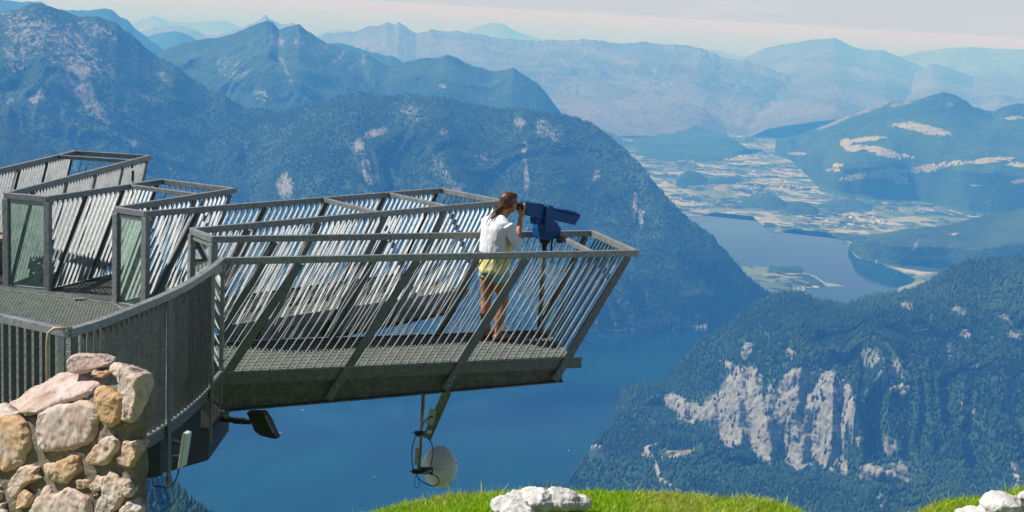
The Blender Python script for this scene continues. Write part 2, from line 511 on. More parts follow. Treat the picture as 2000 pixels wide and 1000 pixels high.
hill1 = mass('cliff_hill', [
    [wl(1080, 1060, -1580), wl(1500, 1060, -1575), wl(2000, 1060, -1570), wl(2400, 1060, -1570)],
    [wl(1090, 985, -1583), wl(1104, 960, -1583), wl(1140, 925, -1580), wl(1165, 900, -1578), wl(1210, 880, -1575), wl(1250, 880, -1570), wl(1300, 910, -1565), wl(1400, 935, -1560), wl(1500, 950, -1555), wl(1700, 968, -1540), wl(2000, 980, -1520), wl(2400, 980, -1500)],
    [wl(1092, 975, -1582), wl(1104, 956, -1582), wl(1140, 915, -1580), wl(1152, 890, -1580), wl(1190, 856, -1578), wl(1212, 815, -1574), wl(1250, 800, -1560)] + cliff_line([(1290, 806, 5.47), (1340, 833, 5.30), (1400, 853, 5.16), (1450, 878, 5.08), (1500, 898, 5.02), (1620, 918, 4.98), (1700, 925, 4.98), (1800, 920, 5.0), (2000, 905, 5.05), (2400, 880, 5.1)], 0.8),
    [wl(1093, 970, -1582), wl(1106, 953, -1582), wl(1141, 911, -1581), wl(1153, 886, -1581), wl(1191, 850, -1579), wl(1210, 806, -1577), wl(1250, 782, -1572)] + cliff_line([(1295, 775, 5.58), (1340, 772, 5.48), (1400, 776, 5.36), (1440, 738, 5.36), (1500, 742, 5.27), (1570, 715, 5.28), (1640, 735, 5.22), (1700, 690, 5.30), (1760, 700, 5.32), (1850, 745, 5.33), (2000, 740, 5.4), (2400, 700, 5.4)], 1.0),
    shore_e + rid1,
    [np.array(p) * np.array([1.006, 1.006, 1.0]) - np.array([0, 0, 30]) for p in shore_e] + [np.array(p) * np.array([1.13, 1.13, 1.0]) - np.array([0, 0, 420 if i < 14 else 600]) for i, p in enumerate(rid1)],
], [24, 50, 80, 110, 24], 2.0, M_FOREST, (1070, 2300), gully=105, gscale=300, rough=34, rscale=130, seed=3, ridge_jag=12, flow=0.14,
    rock=[(1318, 787, 22, 14, 20), (1345, 805, 22, 20, 20), (1380, 805, 30, 14, -25), (1430, 800, 34, 58, 12), (1452, 748, 30, 32, 30), (1425, 850, 26, 24, 0), (1400, 800, 26, 26, 0, .9), (1470, 805, 18, 56, 8, .95), (1512, 815, 22, 60, 0, .9), (1540, 805, 18, 66, 0, .9), (1578, 830, 18, 66, 0, .95), (1600, 740, 40, 20, 0, .7), (1640, 850, 12, 50, 0, .75), (1487, 855, 24, 45, -12), (1508, 885, 14, 14),
          (1560, 760, 34, 38, 15), (1610, 770, 34, 36, 0), (1590, 840, 36, 55, 8), (1560, 890, 28, 30, -10), (1615, 890, 18, 26, 0), (1652, 780, 12, 42, -8), (1668, 830, 10, 34, -5),
          (1700, 700, 22, 22, 20, .62), (1740, 730, 22, 34, 40, .68), (1760, 760, 16, 12, 0, .6), (1735, 870, 24, 26, 30, .6), (1700, 925, 34, 20, -10, .7), (1755, 930, 26, 30, 40, .66), (1645, 905, 8, 32, -12, .85),
          (1458, 686, 10, 18, 20, .8), (1420, 712, 22, 8, 30, .62), (1398, 680, 12, 6, 30, .5), (1545, 690, 10, 12, 0, .55), (1772, 600, 14, 9, 20, .7), (1872, 608, 18, 8, 30, .62), (1885, 652, 14, 8, 30, .68),
          (1985, 655, 16, 12, 30, .62), (1905, 715, 9, 7, 0, .7), (1855, 690, 6, 16, 0, .55), (1983, 920, 7, 36, -5, .7), (1720, 977, 8, 14, 0, .9), (1900, 800, 6, 30, 5, .5), (1960, 620, 18, 6, 30, .5),
          (1880, 800, 5, 40, 0, .45), (1400, 930, 10, 10, 0, .55), (1330, 890, 14, 8, 0, .5)],
    meadow=[(1325, 885, 34, 8, -10, .7), (1262, 885, 8, 14, 30, .5)], label='wooded hill with white limestone cliffs beside the lake', crag=22.0, soft=0)

# ---- the big wooded mountain behind the platform and its higher neighbour on the left
rid2 = [k(-500, -60, 9.6), k(-200, 40, 9.6), k(0, 25, 9.6), k(40, 18, 9.6), k(60, 10, 9.6), k(80, 9, 9.6), k(110, 20, 9.6), k(150, 33, 9.6), k(190, 34, 9.6), k(210, 43, 9.6), k(228, 48, 9.6), k(245, 64, 9.6), k(270, 80, 9.6), k(300, 101, 9.6), k(340, 126, 9.5),
        k(370, 150, 9.5), k(400, 171, 9.5), k(440, 190, 9.4), k(470, 205, 9.4), k(490, 212, 9.4), k(545, 218, 9.3), k(600, 208, 9.2), k(650, 190, 9.1), k(700, 178, 9.0), k(735, 184, 9.0), k(760, 187, 9.0), k(800, 182, 9.0),
        k(870, 191, 9.0), k(930, 205, 9.0), k(1000, 212, 8.95), k(1060, 215, 8.9), k(1110, 225, 8.85), k(1150, 240, 8.75), k(1190, 266, 8.6), k(1230, 302, 8.4), k(1270, 347, 8.15), k(1310, 395, 7.95), k(1350, 430, 7.9), k(1390, 461, 7.85),
        k(1430, 505, 7.85), k(1460, 540, 7.9), k(1490, 564, 8.0), wl(1512, 577, -1586)]
foot2 = [wl(-500, 790), wl(0, 735), wl(300, 700), wl(500, 680), wl(850, 655), wl(1000, 648), wl(1170, 643), wl(1300, 638), wl(1370, 629), wl(1440, 611), wl(1480, 596), wl(1512, 579)]
ma = [(-500, 300, 8.0), (0, 330, 7.9), (120, 300, 8.2), (250, 330, 8.3), (400, 360, 8.45), (490, 370, 8.35), (560, 330, 7.95), (640, 330, 7.75), (700, 330, 7.7), (770, 350, 7.95), (830, 340, 7.8), (880, 340, 7.7), (960, 370, 7.9), (1020, 360, 7.75), (1090, 380, 7.65), (1150, 400, 7.75),
      (1230, 440, 7.65), (1310, 500, 7.5), (1390, 545, 7.55), (1440, 570, 7.65), (1480, 585, 7.85), (1512, 578.5, 8.05)]
mb = [(-500, 560, 6.9), (0, 540, 7.05), (200, 540, 7.2), (350, 560, 7.4), (490, 560, 7.35), (560, 520, 7.1), (700, 510, 7.05), (770, 520, 7.15), (880, 520, 7.1), (960, 525, 7.2), (1090, 530, 7.15), (1230, 550, 7.2), (1310, 575, 7.25), (1390, 592, 7.4), (1440, 597, 7.55), (1480, 592, 7.82), (1512, 578.8, 8.04)]
mtn2 = mass('mountain_by_lake', [
    [p * np.array([0.99, 0.99, 1]) - np.array([0, 0, 60]) for p in foot2],
    [p + np.array([0, 0, 5]) for p in foot2],
    [k(*p) for p in mb], [k(*p) for p in ma], rid2,
    [np.array(p) * np.array([1.18, 1.18, 1.0]) - np.array([0, 0, 900]) for p in rid2],
], [3, 70, 90, 110, 16], 2.1, M_MID, (-320, 1513), gully=170, gscale=760, rough=70, rscale=300, seed=12, ridge_jag=16, flow=0.55,
    rock=[(150, 150, 24, 34, 20, .9), (172, 185, 16, 34, -25, .95), (195, 220, 10, 30, -35, .8), (75, 187, 18, 9, -30, .85), (20, 198, 8, 6, 0, .6), (60, 60, 60, 40, 30, .5), (130, 90, 60, 40, 30, .5), (200, 130, 30, 14, 30, .55), (190, 60, 40, 14, 20, .5), (30, 110, 30, 30, 0, .45),
          (320, 150, 16, 8, 40, .55), (290, 190, 22, 6, 20, .4), (240, 215, 12, 5, 0, .6), (150, 245, 8, 5, 0, .6), (250, 280, 24, 8, -10, .5),
          (556, 365, 16, 26, 0, .72), (725, 262, 14, 8, -20, .75), (745, 256, 12, 6, -30, .8), (702, 285, 10, 16, 10, .7), (715, 330, 8, 30, -10, .75), (728, 350, 10, 10, 40, .7), (865, 258, 10, 8, 0, .65), (800, 220, 26, 24, 30, .45),
          (940, 310, 28, 14, -20, .5), (1015, 240, 11, 9, 0, .9), (1025, 295, 7, 24, 0, .6), (1058, 298, 8, 6, 0, .7), (1060, 250, 16, 20, 0, .55), (1028, 350, 5, 26, 0, .7), (1085, 265, 14, 16, 0, .5), (1165, 345, 8, 14, 0, .5), (1240, 400, 5, 22, 0, .6), (1252, 425, 6, 22, 0, .6), (895, 365, 12, 14, 0, .6),
          (700, 310, 50, 10, 60, .35), (860, 330, 14, 50, -30, .4)],
    rock_noise=0.25, label='broad wooded mountain rising from the far lake shore')

# ---- lower shoulder at the left edge
rid3 = [k(-400, 190, 7.0), k(-100, 215, 7.2), k(0, 240, 7.3), k(40, 256, 7.3), k(80, 276, 7.3), k(115, 304, 7.3), k(150, 345, 7.2), k(200, 430, 7.0), k(260, 560, 6.6), k(330, 689, 6.05)]
mtn3 = mass('wooded_shoulder', [
    [wl(-400, 780, -1640), wl(330, 700, -1640)], [wl(-400, 760), wl(330, 690)], [k(-400, 480, 6.3), k(0, 480, 6.5), k(150, 520, 6.6), k(260, 620, 6.2), k(330, 689.5, 6.04)], rid3,
    [np.array(p) * np.array([1.1, 1.1, 1.0]) - np.array([0, 0, 350]) for p in rid3]], [3, 30, 60, 12], 2.6, M_MID, (-320, 320), gully=60, gscale=400, rough=40, rscale=200, seed=31, ridge_jag=22, label='wooded shoulder behind the farthest walkway')


def far_mass(name, pts, d, depth, drop_py, dpx, mat, pr, seed, gully, label, rock=None, meadow=None, rock_noise=0.3, jag=20, gs=900, rows=(40, 50, 10)):
    pts = [p if len(p) == 3 else (p[0], p[1], d) for p in pts]
    rl = [k(*p) for p in pts]
    f2 = [k(p[0], p[1] + drop_py * 0.45, p[2] - depth * 0.55) for p in pts]
    f1 = [k(p[0], p[1] + drop_py, p[2] - depth) for p in pts]
    bk = [np.array(p) * np.array([1.15, 1.15, 1]) - np.array([0, 0, 700]) for p in rl]
    return mass(name, [f1, f2, rl, bk], list(rows), dpx, mat, pr, gully=gully, gscale=gs, rough=gully * 0.5, rscale=gs * 0.5, seed=seed, ridge_jag=jag, rock=rock, meadow=meadow, rock_noise=rock_noise, label=label)


far_mass('twin_peak_mountain', [(150, 330), (250, 200), (300, 110), (330, 90), (380, 80), (430, 72), (480, 56), (510, 45), (522, 41), (532, 44), (545, 58), (560, 51), (585, 47), (596, 57), (610, 68), (640, 85), (680, 97), (720, 110), (760, 126), (790, 120), (812, 114),
                                (850, 113), (868, 107), (890, 113), (930, 128), (960, 138), (985, 138), (1003, 131), (1020, 142), (1050, 160), (1063, 174), (1080, 198), (1097, 219), (1120, 260), (1180, 340)], 13.2, 2.6, 260, 2.4, M_MID, (150, 1180), 41, 130,
         'twin peaked bluish mountain behind the broad wooded one', gs=700,
         rock=[(540, 80, 16, 14, 30, .6), (585, 80, 12, 16, 0, .55), (630, 95, 12, 12, 40, .5), (665, 110, 26, 6, -40, .5), (560, 140, 4, 40, -25, .55), (600, 185, 5, 26, 30, .55), (710, 120, 5, 16, 0, .5), (460, 135, 40, 26, 30, .35), (510, 190, 14, 14, 0, .5), (865, 168, 8, 6, 0, .5)], rock_noise=0.42)
far_mass('small_dark_hill', [(600, 130), (640, 84), (665, 83), (690, 92), (720, 102), (745, 107), (765, 108), (785, 121), (820, 170)], 18.0, 1.2, 120, 3, M_MID, (600, 815), 43, 70, 'small dark hill between two farther ranges')
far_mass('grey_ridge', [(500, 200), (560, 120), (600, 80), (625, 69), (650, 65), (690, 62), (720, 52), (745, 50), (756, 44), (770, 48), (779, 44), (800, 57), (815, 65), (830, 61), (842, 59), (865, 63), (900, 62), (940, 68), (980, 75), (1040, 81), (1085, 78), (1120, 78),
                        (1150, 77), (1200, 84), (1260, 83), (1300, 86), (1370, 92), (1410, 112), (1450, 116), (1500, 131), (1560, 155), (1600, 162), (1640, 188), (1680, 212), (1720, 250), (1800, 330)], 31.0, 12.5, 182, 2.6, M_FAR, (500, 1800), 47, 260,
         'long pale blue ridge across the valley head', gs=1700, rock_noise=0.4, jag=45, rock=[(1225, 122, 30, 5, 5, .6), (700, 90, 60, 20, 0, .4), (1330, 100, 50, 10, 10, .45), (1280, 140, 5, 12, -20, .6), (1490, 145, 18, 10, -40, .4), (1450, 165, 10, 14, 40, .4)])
far_mass('left_blue_ridge', [(-300, -20), (-100, -10), (0, -2), (40, 5), (78, 2), (95, 14), (130, 20), (170, 22), (200, 18), (218, 18), (235, 32), (248, 38), (262, 55), (285, 70), (310, 90), (350, 130)], 20, 2, 160, 3, M_MID, (-300, 350), 51, 130, 'blue ridge behind the left mountain')
far_mass('low_blue_hill', [(240, 110), (280, 72), (300, 68), (340, 61), (352, 62), (375, 71), (400, 90), (460, 140)], 25, 2, 110, 3, M_MID, (240, 460), 53, 80, 'low blue hill in the gap left of the twin peaks')
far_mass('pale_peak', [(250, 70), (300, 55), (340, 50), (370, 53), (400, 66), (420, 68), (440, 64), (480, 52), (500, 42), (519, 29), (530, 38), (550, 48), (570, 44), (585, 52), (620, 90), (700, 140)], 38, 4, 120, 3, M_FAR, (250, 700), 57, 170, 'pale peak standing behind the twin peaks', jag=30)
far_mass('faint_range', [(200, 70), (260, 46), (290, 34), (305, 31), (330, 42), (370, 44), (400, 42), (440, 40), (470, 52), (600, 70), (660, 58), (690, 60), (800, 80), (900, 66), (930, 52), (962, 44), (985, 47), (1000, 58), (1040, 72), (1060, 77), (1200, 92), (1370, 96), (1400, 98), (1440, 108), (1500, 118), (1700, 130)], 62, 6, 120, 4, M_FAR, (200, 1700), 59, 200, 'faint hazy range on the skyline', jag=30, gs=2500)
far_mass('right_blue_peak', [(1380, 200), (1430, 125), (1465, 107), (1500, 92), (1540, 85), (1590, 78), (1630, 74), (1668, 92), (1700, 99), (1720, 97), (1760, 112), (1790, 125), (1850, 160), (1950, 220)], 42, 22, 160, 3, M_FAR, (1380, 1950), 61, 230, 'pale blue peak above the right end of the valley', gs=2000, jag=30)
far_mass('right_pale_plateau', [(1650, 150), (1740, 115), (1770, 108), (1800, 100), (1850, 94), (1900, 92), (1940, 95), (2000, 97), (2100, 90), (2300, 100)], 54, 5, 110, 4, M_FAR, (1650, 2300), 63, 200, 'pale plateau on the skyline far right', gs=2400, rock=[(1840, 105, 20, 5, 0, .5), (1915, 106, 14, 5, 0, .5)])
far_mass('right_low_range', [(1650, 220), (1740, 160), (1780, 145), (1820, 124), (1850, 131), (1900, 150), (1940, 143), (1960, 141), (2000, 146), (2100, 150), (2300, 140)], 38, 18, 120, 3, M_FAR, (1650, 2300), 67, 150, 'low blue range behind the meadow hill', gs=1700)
fh_r = [(1040, 330, 21), (1090, 250, 21), (1110, 232, 21), (1150, 222, 21), (1200, 237, 21), (1232, 243, 21), (1290, 237, 21), (1330, 239, 20.6), (1370, 248, 19.4), (1410, 260, 18.4), (1440, 275, 17.7), (1458, 288, 17.4), (1472, 297, 17.3)]
fh_f = [(1040, 350), (1200, 336), (1300, 330), (1370, 324), (1420, 314), (1450, 304), (1472, 297.5)]
fh_a = [wl(px, py, -1592) for px, py in fh_f]; fh_b = [k(*p) for p in fh_r]
fh_px = np.array(fh_f, float)
fh_m = []
for px, py, d in fh_r:
    q = wl(px, np.interp(px, fh_px[:, 0], fh_px[:, 1]), -1592); rp_ = k(px, py, d)
    fh_m.append(q * 0.5 + rp_ * 0.5)
mass('hazy_foothill', [[p - np.array([0, 0, 12.0]) for p in fh_a], fh_m, fh_b, [p * np.array([1.12, 1.12, 1]) - np.array([0, 0, 300]) for p in fh_b]], [40, 40, 10], 2.6, M_MID, (1040, 1473), gully=40, gscale=700, rough=26, rscale=300, seed=69, ridge_jag=10, soft=6,
     label='low hazy foothill above the valley town')

# ---- hill with meadows on the right and the wooded spur running down to the lake
rid7 = [k(1520, 272, 17.6), k(1545, 266, 17.2), k(1580, 255, 16.6), k(1610, 244, 16.2), k(1645, 230, 15.8), k(1680, 216, 15.5), k(1720, 205, 15.2), k(1752, 197, 15.1), k(1780, 195, 15.0), k(1810, 188, 15.0), k(1842, 182, 15.0), k(1868, 187, 15.0), k(1885, 196, 15.0), k(1900, 210, 15.0), k(1940, 217, 15.2),
        k(1960, 207, 15.0), k(1985, 201, 15.0), k(2010, 202, 15.0), k(2100, 190, 15.0), k(2400, 170, 15.0)]
fields7 = [(1808, 252, 44, 8, 12), (1770, 246, 26, 5, 5), (1690, 272, 36, 4, -6, .9), (1652, 280, 9, 9, 20, .9), (1665, 289, 16, 6, 0, .9), (1710, 292, 28, 6, 10, .95), (1745, 303, 34, 6, 6, .9), (1672, 345, 28, 6, -8, .9), (1730, 338, 34, 8, -6), (1755, 350, 22, 8, 20), (1800, 330, 34, 7, -6, .9),
           (1850, 320, 34, 5, -6, .8), (1935, 313, 40, 5, -4, .85), (1985, 322, 22, 5, 0, .8), (1992, 354, 18, 4, 0, .9), (1635, 323, 12, 4, 0, .7), (1980, 230, 16, 4, 0, .7), (1560, 300, 20, 3, 0, .7), (1905, 362, 12, 3, 0, .5), (1627, 332, 14, 4, 0, .6)]
mtn7 = mass('meadow_hill', [
    [wl(1490, 300, -1600), wl(1540, 312, -1600), wl(1575, 345, -1600), wl(1600, 384, -1600), wl(1700, 396, -1600), wl(1770, 393, -1600), wl(1820, 400, -1600), wl(1860, 420, -1600), wl(2000, 440, -1600), wl(2400, 440, -1600)],
    [wl(1490, 296, -1570), wl(1540, 306, -1570), wl(1575, 335, -1570), wl(1600, 374, -1570), wl(1700, 386, -1570), wl(1770, 383, -1570), wl(1820, 391, -1570), wl(1860, 410, -1570), wl(2000, 428, -1570), wl(2400, 430, -1570)],
    [k(1500, 290, 17.2), k(1575, 300, 15.2), k(1620, 325, 13.8), k(1700, 335, 13.2), k(1800, 335, 13.0), k(2000, 345, 12.9), k(2400, 330, 12.9)],
    [k(1500, 285, 17.4), k(1575, 275, 16.0), k(1620, 270, 15.0), k(1700, 262, 14.3), k(1800, 258, 14.2), k(2000, 268, 14.2), k(2400, 260, 14.2)],
    rid7, [np.array(p) * np.array([1.1, 1.1, 1.0]) - np.array([0, 0, 500]) for p in rid7]],
    [4, 40, 40, 50, 10], 2.2, M_MID, (1495, 2320), gully=35, gscale=700, rough=30, rscale=300, seed=73, ridge_jag=14,
    rock=[(1640, 235, 30, 4, -24, .72), (1610, 247, 18, 3, -22, .7), (1700, 213, 40, 4, -20, .72), (1760, 202, 26, 5, -12, .6), (1855, 205, 8, 5, 0, .5)], meadow=fields7, soft=30, label='wooded hill dotted with pale meadows above the valley')
rid8 = [wl(1655, 486, -1580), k(1675, 472, 9.95), k(1700, 462, 10.1), k(1760, 450, 10.4), k(1850, 440, 10.6), k(1900, 425, 10.8), k(2000, 405, 10.9), k(2100, 390, 11.0), k(2400, 370, 11.0)]
mtn8 = mass('wooded_spur', [
    [wl(1655, 492, -1605), wl(1680, 506, -1605), wl(1745, 528, -1605), wl(1800, 552, -1605), wl(1900, 570, -1605), wl(2400, 640, -1605)],
    [wl(1655, 489, -1586), wl(1672, 498, -1584), wl(1690, 504, -1584), wl(1745, 519, -1582), wl(1790, 522, -1580), wl(1850, 528, -1580), wl(1900, 540, -1580), wl(2400, 610, -1580)],
    [wl(1655, 487, -1580), k(1690, 485, 9.55), k(1760, 490, 9.6), k(1900, 490, 9.6), k(2000, 480, 9.5), k(2400, 470, 9.2)],
    rid8, [np.array(p) * np.array([1.06, 1.06, 1]) - np.array([0, 0, 90]) for p in rid8]],
    [3, 30, 40, 10], 2.2, M_MID, (1656, 2320), gully=20, gscale=400, rough=18, rscale=180, seed=79, ridge_jag=14, rock=[(1788, 480, 3, 14, 30, .7), (1935, 408, 8, 3, 0, .6)],
    meadow=[(1905, 412, 30, 5, -10, .75), (1950, 403, 12, 3, 0, .8), (1870, 458, 14, 3, 0, .5)], label='dark wooded spur reaching the lake shore on the right')


# ---- small wooded knolls standing on the valley floor
def knoll(name, px0, px1, ybase, ytop, dep, seed, label, skew=0.0):
    rl, f1, bk = [], [], []
    for t in np.linspace(0, 1, 9):
        px = px0 + (px1 - px0) * t
        yb = ybase[0] + (ybase[1] - ybase[0]) * t
        hgt = math.sin(math.pi * min(1, max(0, t))) ** 0.6
        yt = yb - 2 - (yb - ytop) * hgt * (1 + skew * (t - 0.5))
        f = wl(px, yb, -1589); d0 = math.hypot(f[0], f[1]) / 1000
        f1.append(f - np.array([0, 0, 4])); p = k(px, yt, d0 + dep)
        if p[2] < -1589: p[2] = -1589
        rl.append(p); bk.append(np.array([p[0] * 1.03, p[1] * 1.03, -1594]))
    return mass(name, [f1, rl, bk], [26, 12], 2.0, M_MID, (px0, px1), gully=8, gscale=200, rough=14, rscale=120, ridge_i=1, seed=seed, ridge_jag=14, label=label)


knoll('wooded_knoll', 1440, 1545, (404, 414), 381, 0.35, 81, 'long dark wooded knoll among the valley fields')
knoll('wooded_knoll', 1525, 1600, (414, 423), 398, 0.25, 82, 'dark wooded knoll nearest the far end of the lake', 0.3)
knoll('wooded_knoll', 1598, 1706, (408, 416), 391, 0.3, 83, 'low dark wooded knoll right of the valley villages')
knoll('wooded_knoll', 1310, 1386, (366, 362), 337, 0.4, 84, 'dark wooded knoll at the left end of the valley')
knoll('wooded_knoll', 1370, 1450, (362, 360), 347, 0.3, 85, 'flat dark wooded knoll below the valley town')
knoll('wooded_knoll', 1496, 1572, (534, 535), 526, 0.06, 86, 'dark copse on the peninsula in the lake')
# ================================================================== VALLEY FLOOR, LAKE, EARTH
def poly_sheet(name, outline, z, mat, label, nsub=0):
    me = bpy.data.meshes.new(name); bm = bmesh.new()
    vs = [bm.verts.new((*wl(px, py, z)[:2], z)) for px, py in outline]
    bm.faces.new(vs)
    bmesh.ops.triangulate(bm, faces=bm.faces[:])
    bmesh.ops.recalc_face_normals(bm, faces=bm.faces[:])
    if bm.faces[0].normal.z < 0: bmesh.ops.reverse_faces(bm, faces=bm.faces[:])
    bm.to_mesh(me); bm.free(); me.materials.append(mat)
    o = bpy.data.objects.new(name, me); COL.objects.link(o)
    return tag(o, label, None, None, 'structure')


def valley_mat():
    m, nt, b = new_mat('valley_fields')
    co = N(nt, 'ShaderNodeNewGeometry').outputs['Position']
    wv = tex(nt, 0.004, 3, 0.5, 0, co)
    cw = N(nt, 'ShaderNodeVectorMath', operation='ADD', ins={0: co, 1: N(nt, 'ShaderNodeVectorMath', operation='SCALE', ins={0: wv.outputs['Color'], 'Scale': 180.0}).outputs[0]})
    vo = N(nt, 'ShaderNodeTexVoronoi', ins={'Vector': cw.outputs[0], 'Scale': 0.0052})
    sep = N(nt, 'ShaderNodeSeparateColor', ins={0: vo.outputs['Color']})
    f = ramp(nt, sep.outputs[0], [(0.0, (0.12, 0.17, 0.09)), (0.22, (0.20, 0.23, 0.13)), (0.45, (0.36, 0.35, 0.25)), (0.62, (0.17, 0.22, 0.12)), (0.78, (0.44, 0.42, 0.32))], 'CONSTANT')
    t1 = tex(nt, 0.010, 6, 0.62, 0.6, co)
    t3 = tex(nt, 0.0022, 4, 0.6, 0.3, co)
    wood = ramp(nt, math_n(nt, 'ADD', math_n(nt, 'MULTIPLY', t1.outputs[0], 0.6), math_n(nt, 'MULTIPLY', t3.outputs[0], 0.55)), [(0.575, (0, 0, 0)), (0.61, (1, 1, 1))])
    c = mixc(nt, wood, f, (0.028, 0.058, 0.026))
    t2 = tex(nt, 0.06, 3, 0.7, 0, co)
    c = mixc(nt, 0.5, c, ramp(nt, t2.outputs[0], [(0.3, (0.35, 0.4, 0.3)), (0.7, (1.25, 1.2, 1.1))]), 'MULTIPLY')
    nt.links.new(c, b.inputs['Base Color']); b.inputs['Roughness'].default_value = 0.95; b.inputs['Specular IOR Level'].default_value = 0.1
    return m


M_VALLEY = valley_mat()
valley = poly_sheet('valley_floor', [(1000, 420), (1380, 421), (1398, 414), (1432, 419), (1470, 422), (1478, 431), (1492, 442), (1500, 449), (1514, 455), (1528, 453), (1540, 448), (1556, 446), (1575, 451), (1610, 452), (1640, 466), (1664, 478),
                                     (1663, 488), (1672, 499), (1690, 508), (1720, 515), (1745, 526), (1775, 537), (1788, 546), (1778, 556), (1756, 566), (1752, 572), (1790, 574), (1900, 580), (2150, 560), (2500, 470), (2500, 250), (1900, 240), (1000, 240)],
                    LAKE_Z + 2.0, M_VALLEY, 'valley floor of fields woods and villages beyond the lake')
penin = poly_sheet('peninsula', [(1380, 560), (1440, 522), (1478, 518), (1500, 521), (1520, 523), (1550, 527), (1572, 532), (1590, 541), (1606, 552), (1612, 558), (1596, 562), (1575, 562), (1568, 570), (1556, 574), (1540, 582), (1480, 600)],
                   LAKE_Z + 2.0, M_VALLEY, 'flat green peninsula in the lake below the wooded mountain')
shore = poly_sheet('shore_meadow', [(1160, 647.5), (1260, 646), (1345, 641.5), (1372, 638.5), (1385, 630), (1370, 625), (1290, 632), (1160, 637)], LAKE_Z + 5.0, M_VALLEY, 'narrow green shore strip below the broad mountain')
M_BEACH = simple('pale_shallows', (0.24, 0.26, 0.21), 0.8, 0, 0.15, 0.02)
beach = poly_sheet('gravel_spit', [(1560, 529), (1590, 538), (1612, 552), (1640, 556), (1650, 559), (1618, 560), (1606, 557), (1590, 545)], LAKE_Z + 1.0, M_BEACH, 'pale gravel spit at the tip of the peninsula')
beach2 = poly_sheet('gravel_spit', [(1754, 562), (1790, 551), (1800, 556), (1775, 570), (1754, 573)], LAKE_Z + 4.0, M_BEACH, 'pale gravel beach at the right end of the lake')
beach3 = poly_sheet('gravel_spit', [(1655, 477), (1666, 475), (1673, 492), (1684, 506), (1672, 502), (1661, 489)], LAKE_Z + 1.0, M_BEACH, 'pale shallow margin along the far lake shore')

m, nt, b = new_mat('lake_water')
co = N(nt, 'ShaderNodeNewGeometry').outputs['Position']
t1 = tex(nt, 0.0010, 5, 0.55, 1.2, co)
c = ramp(nt, t1.outputs[0], [(0.40, (0.001, 0.009, 0.038)), (0.60, (0.004, 0.042, 0.056))])
nt.links.new(c, b.inputs['Base Color'])
b.inputs['Roughness'].default_value = 0.07; b.inputs['IOR'].default_value = 1.333; b.inputs['Specular IOR Level'].default_value = 0.2
t2 = tex(nt, 0.05, 4, 0.6, 0.2, co)
bump(nt, b, t2.outputs[0], 0.06, 2.0)
M_LAKE = m
lake = MB(); lake.add([(-6000, 1200, LAKE_Z), (8000, 1200, LAKE_Z), (8000, 15500, LAKE_Z), (-6000, 15500, LAKE_Z)], [(0, 1, 2, 3)])
tag(lake.build('lake', M_LAKE), 'deep blue mountain lake far below the platform', None, None, 'structure')
earth = MB(); earth.add([(-520000, -520000, -1680), (520000, -520000, -1680), (520000, 600000, -1680), (-520000, 600000, -1680)], [(0, 1, 2, 3)])
tag(earth.build('ground', simple('far_ground', (0.26, 0.25, 0.25), 0.95, 0, 0.2, 0.0005)), 'low country reaching to the horizon', None, None, 'structure')

# road along the foot of the cliff hill
road_pts = [(1290, 868), (1262, 877), (1268, 888), (1276, 900), (1281, 915), (1290, 935), (1305, 948), (1325, 956), (1350, 966), (1385, 976), (1440, 985)]


